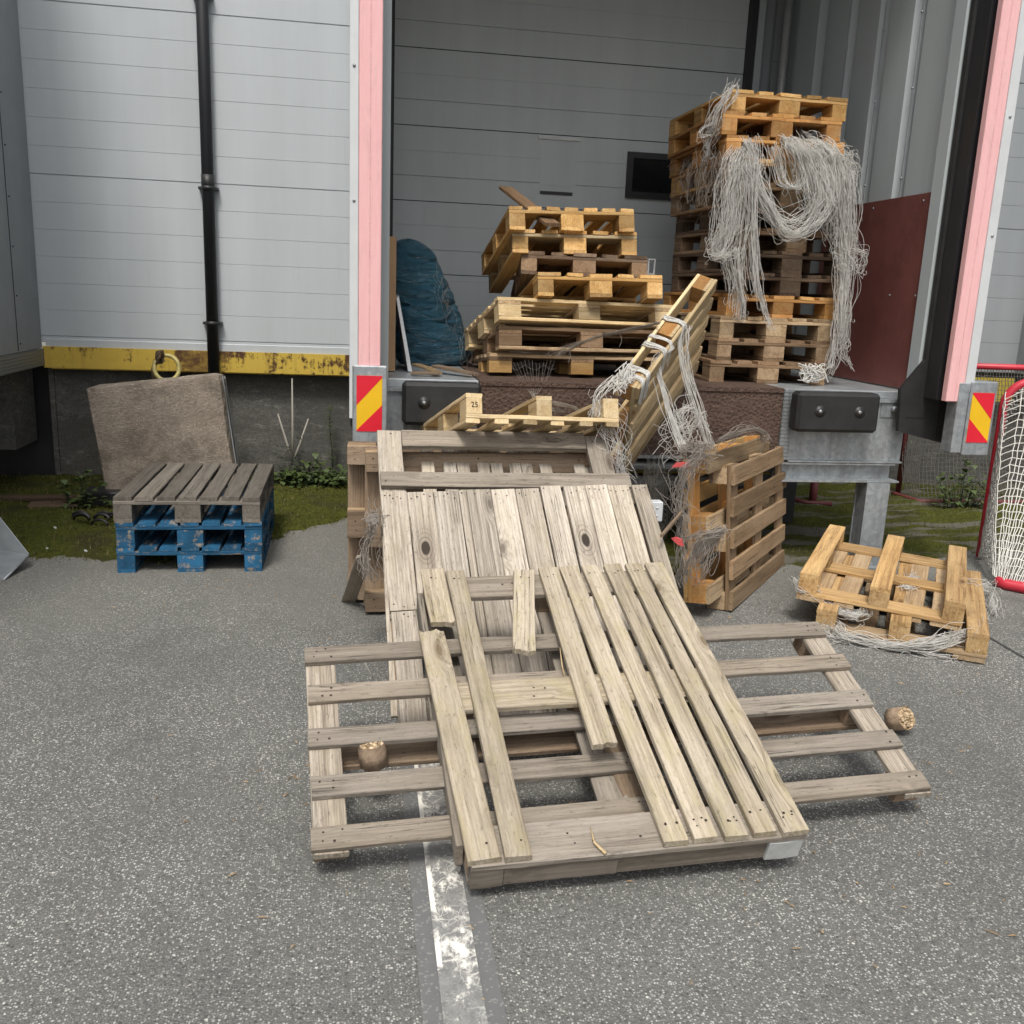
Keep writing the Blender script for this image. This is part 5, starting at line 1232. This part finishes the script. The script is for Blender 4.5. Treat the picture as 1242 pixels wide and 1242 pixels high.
# twine round the leaning pallet
tw = MB(); L2W = lambda x, y, z: LEAN @ Vector((x, y, z))
for k, (xp, n) in enumerate(((.06, 16), (.12, 22), (.33, 16), (.40, 8), (.58, 14))):
    rr = random.Random(50+k)
    for s in range(n):
        o = rr.uniform(-.02, .02); pts = [L2W(xp+o, -.006, .10+rr.uniform(-.03, .05)), L2W(xp+o*.8, -.006, .0), L2W(xp+o, .03, -.008+rr.uniform(-.004, .002)), L2W(xp+o*.7+.01, .09, -.008), L2W(xp+o-.01, .128, -.002), L2W(xp+o-.03, .132, .08+rr.uniform(0, .06))]
        tw.tube(crom(pts, 4), .0024, 4, cap=False)
for k in range(30):
    rr = random.Random(90+k); pts = [L2W(.03+rr.gauss(0, .05), rr.uniform(-.02, .08), rr.gauss(-.01, .02)) for _ in range(5)]; tw.tube(crom(pts, 5), .0024, 4, cap=False)
q = lambda x, y, z: L2W(x, y, z)
bundle(tw, [q(.38, .13, .0), P(797, 440, 4.85), P(806, 480, 4.75), P(816, 515, 4.65), P(829, 548, 4.55)], [.016, .018, .018, .02, .03], 34, seed=60, wob=.004, cut=.05)
bundle(tw, [q(.58, .13, .0), P(828, 410, 4.95), P(832, 445, 4.88), P(846, 492, 4.8), P(858, 535, 4.75), P(862, 545, 4.75)], [.02, .02, .022, .024, .02, .02], 34, seed=61, wob=.004, cut=.05)
for k in range(34):
    rr = random.Random(130+k); x = rr.uniform(806, 850); y = rr.uniform(488, 530)
    pts = [P(x+rr.gauss(0, 7), y+12*i+rr.gauss(0, 6), 4.72) for i in range(4)]; tw.tube(crom(pts, 4), .0017, 3, cap=False)
bundle(tw, PP([(838, 492), (828, 500), (824, 515), (832, 522), (842, 512), (846, 496)], 4.75), .02, 24, seed=62, wob=.01, cut=.2)
bundle(tw, [q(.03, -.01, .0), P(728, 478, 4.62), P(722, 500, 4.6), P(717, 530, 4.6)], [.03, .03, .02, .015], 22, seed=63, wob=.008, cut=.4)
for k in range(26):
    rr = random.Random(230+k); pts = [P(735+rr.gauss(0, 9)+i*rr.uniform(2, 7), 500+i*20+rr.gauss(0, 6), 4.62) for i in range(5)]; tw.tube(crom(pts, 4), .0014, 3, cap=False)
tag(tw.build('twine_wrap', [M['twine']]), 'white twine wrapped round the leaning pallet and trailing to the amber one', 'twine')
# string of net between the leaning stack and the leaning pallet
tw = MB(); A0 = P(800, 392, 4.95)
bundle(tw, [A0, P(760, 401, 5.2), P(725, 409, 5.45), P(695, 420, 5.62), P(672, 432, 5.72)], [.006, .008, .012, .03, .06], 22, seed=70, wob=.004, cut=.02)
for k in range(13):
    f = k/12; t0 = P(618+55*f, 438+2*math.sin(k), 5.78); t1 = P(644+f*8, 478, 5.5)
    tw.tube(crom([t0, t0.lerp(t1, .5)+Vector((.004*math.sin(k*3), -.03, -.02)), t1], 4), .0008, 3, cap=False)
for j in range(2):
    tw.tube(crom([P(620+8*j+ (55-14*j)*k/7, 446+9*j+3*math.sin(k*2.2), 5.74-.05*j) for k in range(8)], 3), .0007, 3, cap=False)
bundle(tw, [P(645, 476, 5.5), P(654, 488, 5.4), P(668, 496, 5.25), P(685, 498, 5.1)], [.012, .015, .02, .02], 22, seed=71, wob=.004, cut=.05)
for k in range(16): tw.tube(crom([P(664+k*.6, 486+k*.4, 5.2), P(680+k, 488+k*.5, 5.1), P(700+k*.5, 494+k*.8, 4.98)], 4), .0015, 3, cap=False)
for x, y in ((690, 424), (713, 412), (752, 405)): tw.tube(crom([P(x, y, 5.5), P(x+2, y+8, 5.5), P(x-1, y+16, 5.5)], 3), .0016, 3, cap=False)
tag(tw.build('net_string', [M['twine_dirty']]), 'thin net string stretched from the dock stack to the leaning pallet', 'twine')
# tufts on the pallets standing on edge
tw = MB()
for k in range(70):
    rr = random.Random(300+k); pts = [P(843+rr.gauss(0, 11), 548+rr.gauss(0, 7), 4.5+rr.gauss(0, .03)) for _ in range(4)]; tw.tube(crom(pts, 4), .0019, 3, cap=False)
bundle(tw, PP([(838, 552), (826, 580), (824, 610), (829, 640), (822, 680), (818, 715)], 4.42), [.03, .03, .025, .03, .03, .02], 70, seed=72, wob=.018, cut=.4)
bundle(tw, PP([(876, 642), (866, 652), (856, 668), (846, 688), (838, 708)], 4.42), [.012, .03, .06, .075, .07], 90, seed=73, wob=.010, cut=.45)
bundle(tw, PP([(868, 645), (850, 650), (836, 662), (830, 690)], 4.42), [.02, .03, .04, .05], 40, seed=74, wob=.014, cut=.5)
bundle(tw, PP([(872, 536), (890, 527), (908, 521), (924, 524), (926, 535)], [4.62, 4.78, 4.9, 5.02, 5.05]), [.02, .02, .025, .02, .015], 40, seed=75, wob=.008, cut=.2)
tag(tw.build('twine_tuft', [M['twine_dirty']]), 'dusty twine tufts caught on the amber pallet standing on edge', 'twine')
# twine on the upside-down pallets
tw = MB()
bundle(tw, [G(965, 703, .22), G(975, 715, .20), G(992, 722, .17), G(1012, 738, .13), G(1035, 746, .12), G(1054, 741, .13)], [.02, .04, .035, .03, .035, .03], 70, seed=80, wob=.008, cut=.2)
bundle(tw, [G(1002, 752, .05), G(1016, 768, .04), G(1045, 776, .03), G(1085, 783, .03), G(1120, 782, .06), G(1155, 772, .10), G(1186, 762, .14)], [.04, .035, .02, .02, .05, .06, .05], 100, seed=81, wob=.010, cut=.15)
bundle(tw, [G(1090, 780, .02), G(1120, 790, .015), G(1150, 796, .01), G(1172, 794, .02)], [.02, .04, .05, .04], 60, seed=82, wob=.012, cut=.3)
bundle(tw, [G(1006, 760, .09), G(996, 768, .05), G(1010, 778, .02), G(1022, 772, .02)], .02, 30, seed=83, wob=.014, cut=.3)
for k in range(60):
    rr = random.Random(400+k); pts = [G(1185+rr.gauss(0, 7), 745+rr.gauss(0, 16), .09+rr.gauss(0, .03)) for _ in range(4)]; tw.tube(crom(pts, 4), .0014, 3, cap=False)
bundle(tw, [G(1172, 710, .14), G(1190, 712, .12), G(1200, 725, .06), G(1203, 745, .02)], [.03, .04, .04, .04], 60, seed=84, wob=.018, cut=.4)
for k in range(40):
    rr = random.Random(500+k); pts = [G(1102+rr.gauss(0, 9), 706+rr.gauss(0, 5), .17) for _ in range(4)]; tw.tube(crom(pts, 4), .0015, 3, cap=False)
bundle(tw, [G(972, 772, .02), G(968, 778, .01), G(975, 786, .004), G(982, 778, .004)], .03, 24, seed=85, wob=.014, cut=.3)
tag(tw.build('twine_tangle', [M['twine']]), 'white twine strewn over the upside-down pallets on the asphalt', 'twine')
tw = MB()
bundle(tw, PP([(458, 622), (450, 645), (448, 670), (450, 695), (455, 706)], 4.15), [.02, .03, .035, .03, .015], 46, seed=86, wob=.014, cut=.3)
for k in range(24):
    rr = random.Random(600+k); pts = [P(452+rr.gauss(0, 4), 630+rr.gauss(0, 5), 4.12) for _ in range(4)]; tw.tube(crom(pts, 4), .0024, 4, cap=False)
tag(tw.build('twine_tuft', [M['twine_dirty']]), 'dusty twine hanging at the left side of the plank ramp', 'twine')
tw = MB()
for k in range(26):
    rr = random.Random(700+k); x = 530+rr.gauss(0, 6)
    t = rr.random(); x = 529+44*t+rr.gauss(0, 2); y = 308+135*t**1.0+rr.gauss(0, 10)
    pts = [P(x+rr.gauss(0, 3), y+10*i+rr.gauss(0, 3), 6.55) for i in range(4)]; tw.tube(crom(pts, 4), .0009, 3, cap=False)
tag(tw.build('twine_net', [M['twine_dirty']]), 'grubby twine net hanging over the right side of the blue bag', 'twine')
tw = MB()
for k in range(60):
    rr = random.Random(800+k); pts = [P(797+rr.gauss(0, 12), 590+rr.gauss(0, 25)+8*i, 4.9) for i in range(4)]; tw.tube(crom(pts, 4), .0013, 3, cap=False)
tag(tw.build('twine_net', [M['net_dark']]), 'dark net strands in the gap behind the plank ramp', 'twine')

ch = MB(); rr = random.Random(77)
for k in range(230):
    a = rr.uniform(0, 6.28); q = abs(rr.gauss(0, .45)); c0 = rr.choice([(.3, 2.5), (1.2, 2.2), (2.0, 2.7), (2.3, 3.6), (-.2, 3.0), (1.9, 4.3), (2.9, 4.3), (.1, 4.2), (-.9, 5.2)])
    x, y = c0[0]+q*math.cos(a), c0[1]+q*math.sin(a); L = rr.uniform(.006, .03)*(1.6 if rr.random() < .1 else 1); w = rr.uniform(.0012, .004); b = rr.uniform(0, 6.28)
    e = Vector((math.cos(b), math.sin(b), rr.uniform(-.03, .08)))*L; s = Vector((-math.sin(b), math.cos(b), 0))*w; p = Vector((x, y, .006))
    ch.add([p-s, p+s, p+e+s*.4, p+e-s*.4, p+e*.5+Vector((0, 0, .004))], [(0, 1, 4), (1, 2, 4), (2, 3, 4), (3, 0, 4)], 0, ti=rr.random())
tag(ch.build('wood_chips', [M['tan']]), 'fine wood chips and splinters scattered on the asphalt round the pallets', 'wood chips', kind='stuff')

# ================================================================== LIGHT
SUN_EL, SUN_AZ = 58, 196   # azimuth measured clockwise from +Y (north)
w = bpy.data.worlds.new('World'); scene.world = w; w.use_nodes = True
t = w.node_tree; bg = t.nodes['Background']
sky = t.nodes.new('ShaderNodeTexSky'); sky.sky_type = 'NISHITA'; sky.sun_disc = False
sky.sun_elevation = R(SUN_EL); sky.sun_rotation = R(SUN_AZ); sky.air_density = 1.0; sky.dust_density = 5.0; sky.ozone_density = .6
hs = t.nodes.new('ShaderNodeHueSaturation'); hs.inputs['Saturation'].default_value = .28
t.links.new(sky.outputs[0], hs.inputs['Color']); t.links.new(hs.outputs[0], bg.inputs[0]); bg.inputs[1].default_value = .11
sd = bpy.data.lights.new('sun', 'SUN'); so = bpy.data.objects.new('sun', sd); C.objects.link(so)
sd.energy = 1.5; sd.angle = R(12); sd.color = (1, .945, .85)
az, el = R(SUN_AZ), R(SUN_EL)
dirv = Vector((math.sin(az)*math.cos(el), math.cos(az)*math.cos(el), math.sin(el)))
so.rotation_euler = dirv.to_track_quat('Z', 'Y').to_euler()
vs_ = scene.view_settings; vs_.view_transform = 'Standard'; vs_.look = 'None'; vs_.gamma = 1; vs_.exposure = 0.62; vs_.use_curve_mapping = False
scene.render.engine = 'CYCLES'
scene.cycles.max_bounces = 6; scene.cycles.transparent_max_bounces = 12
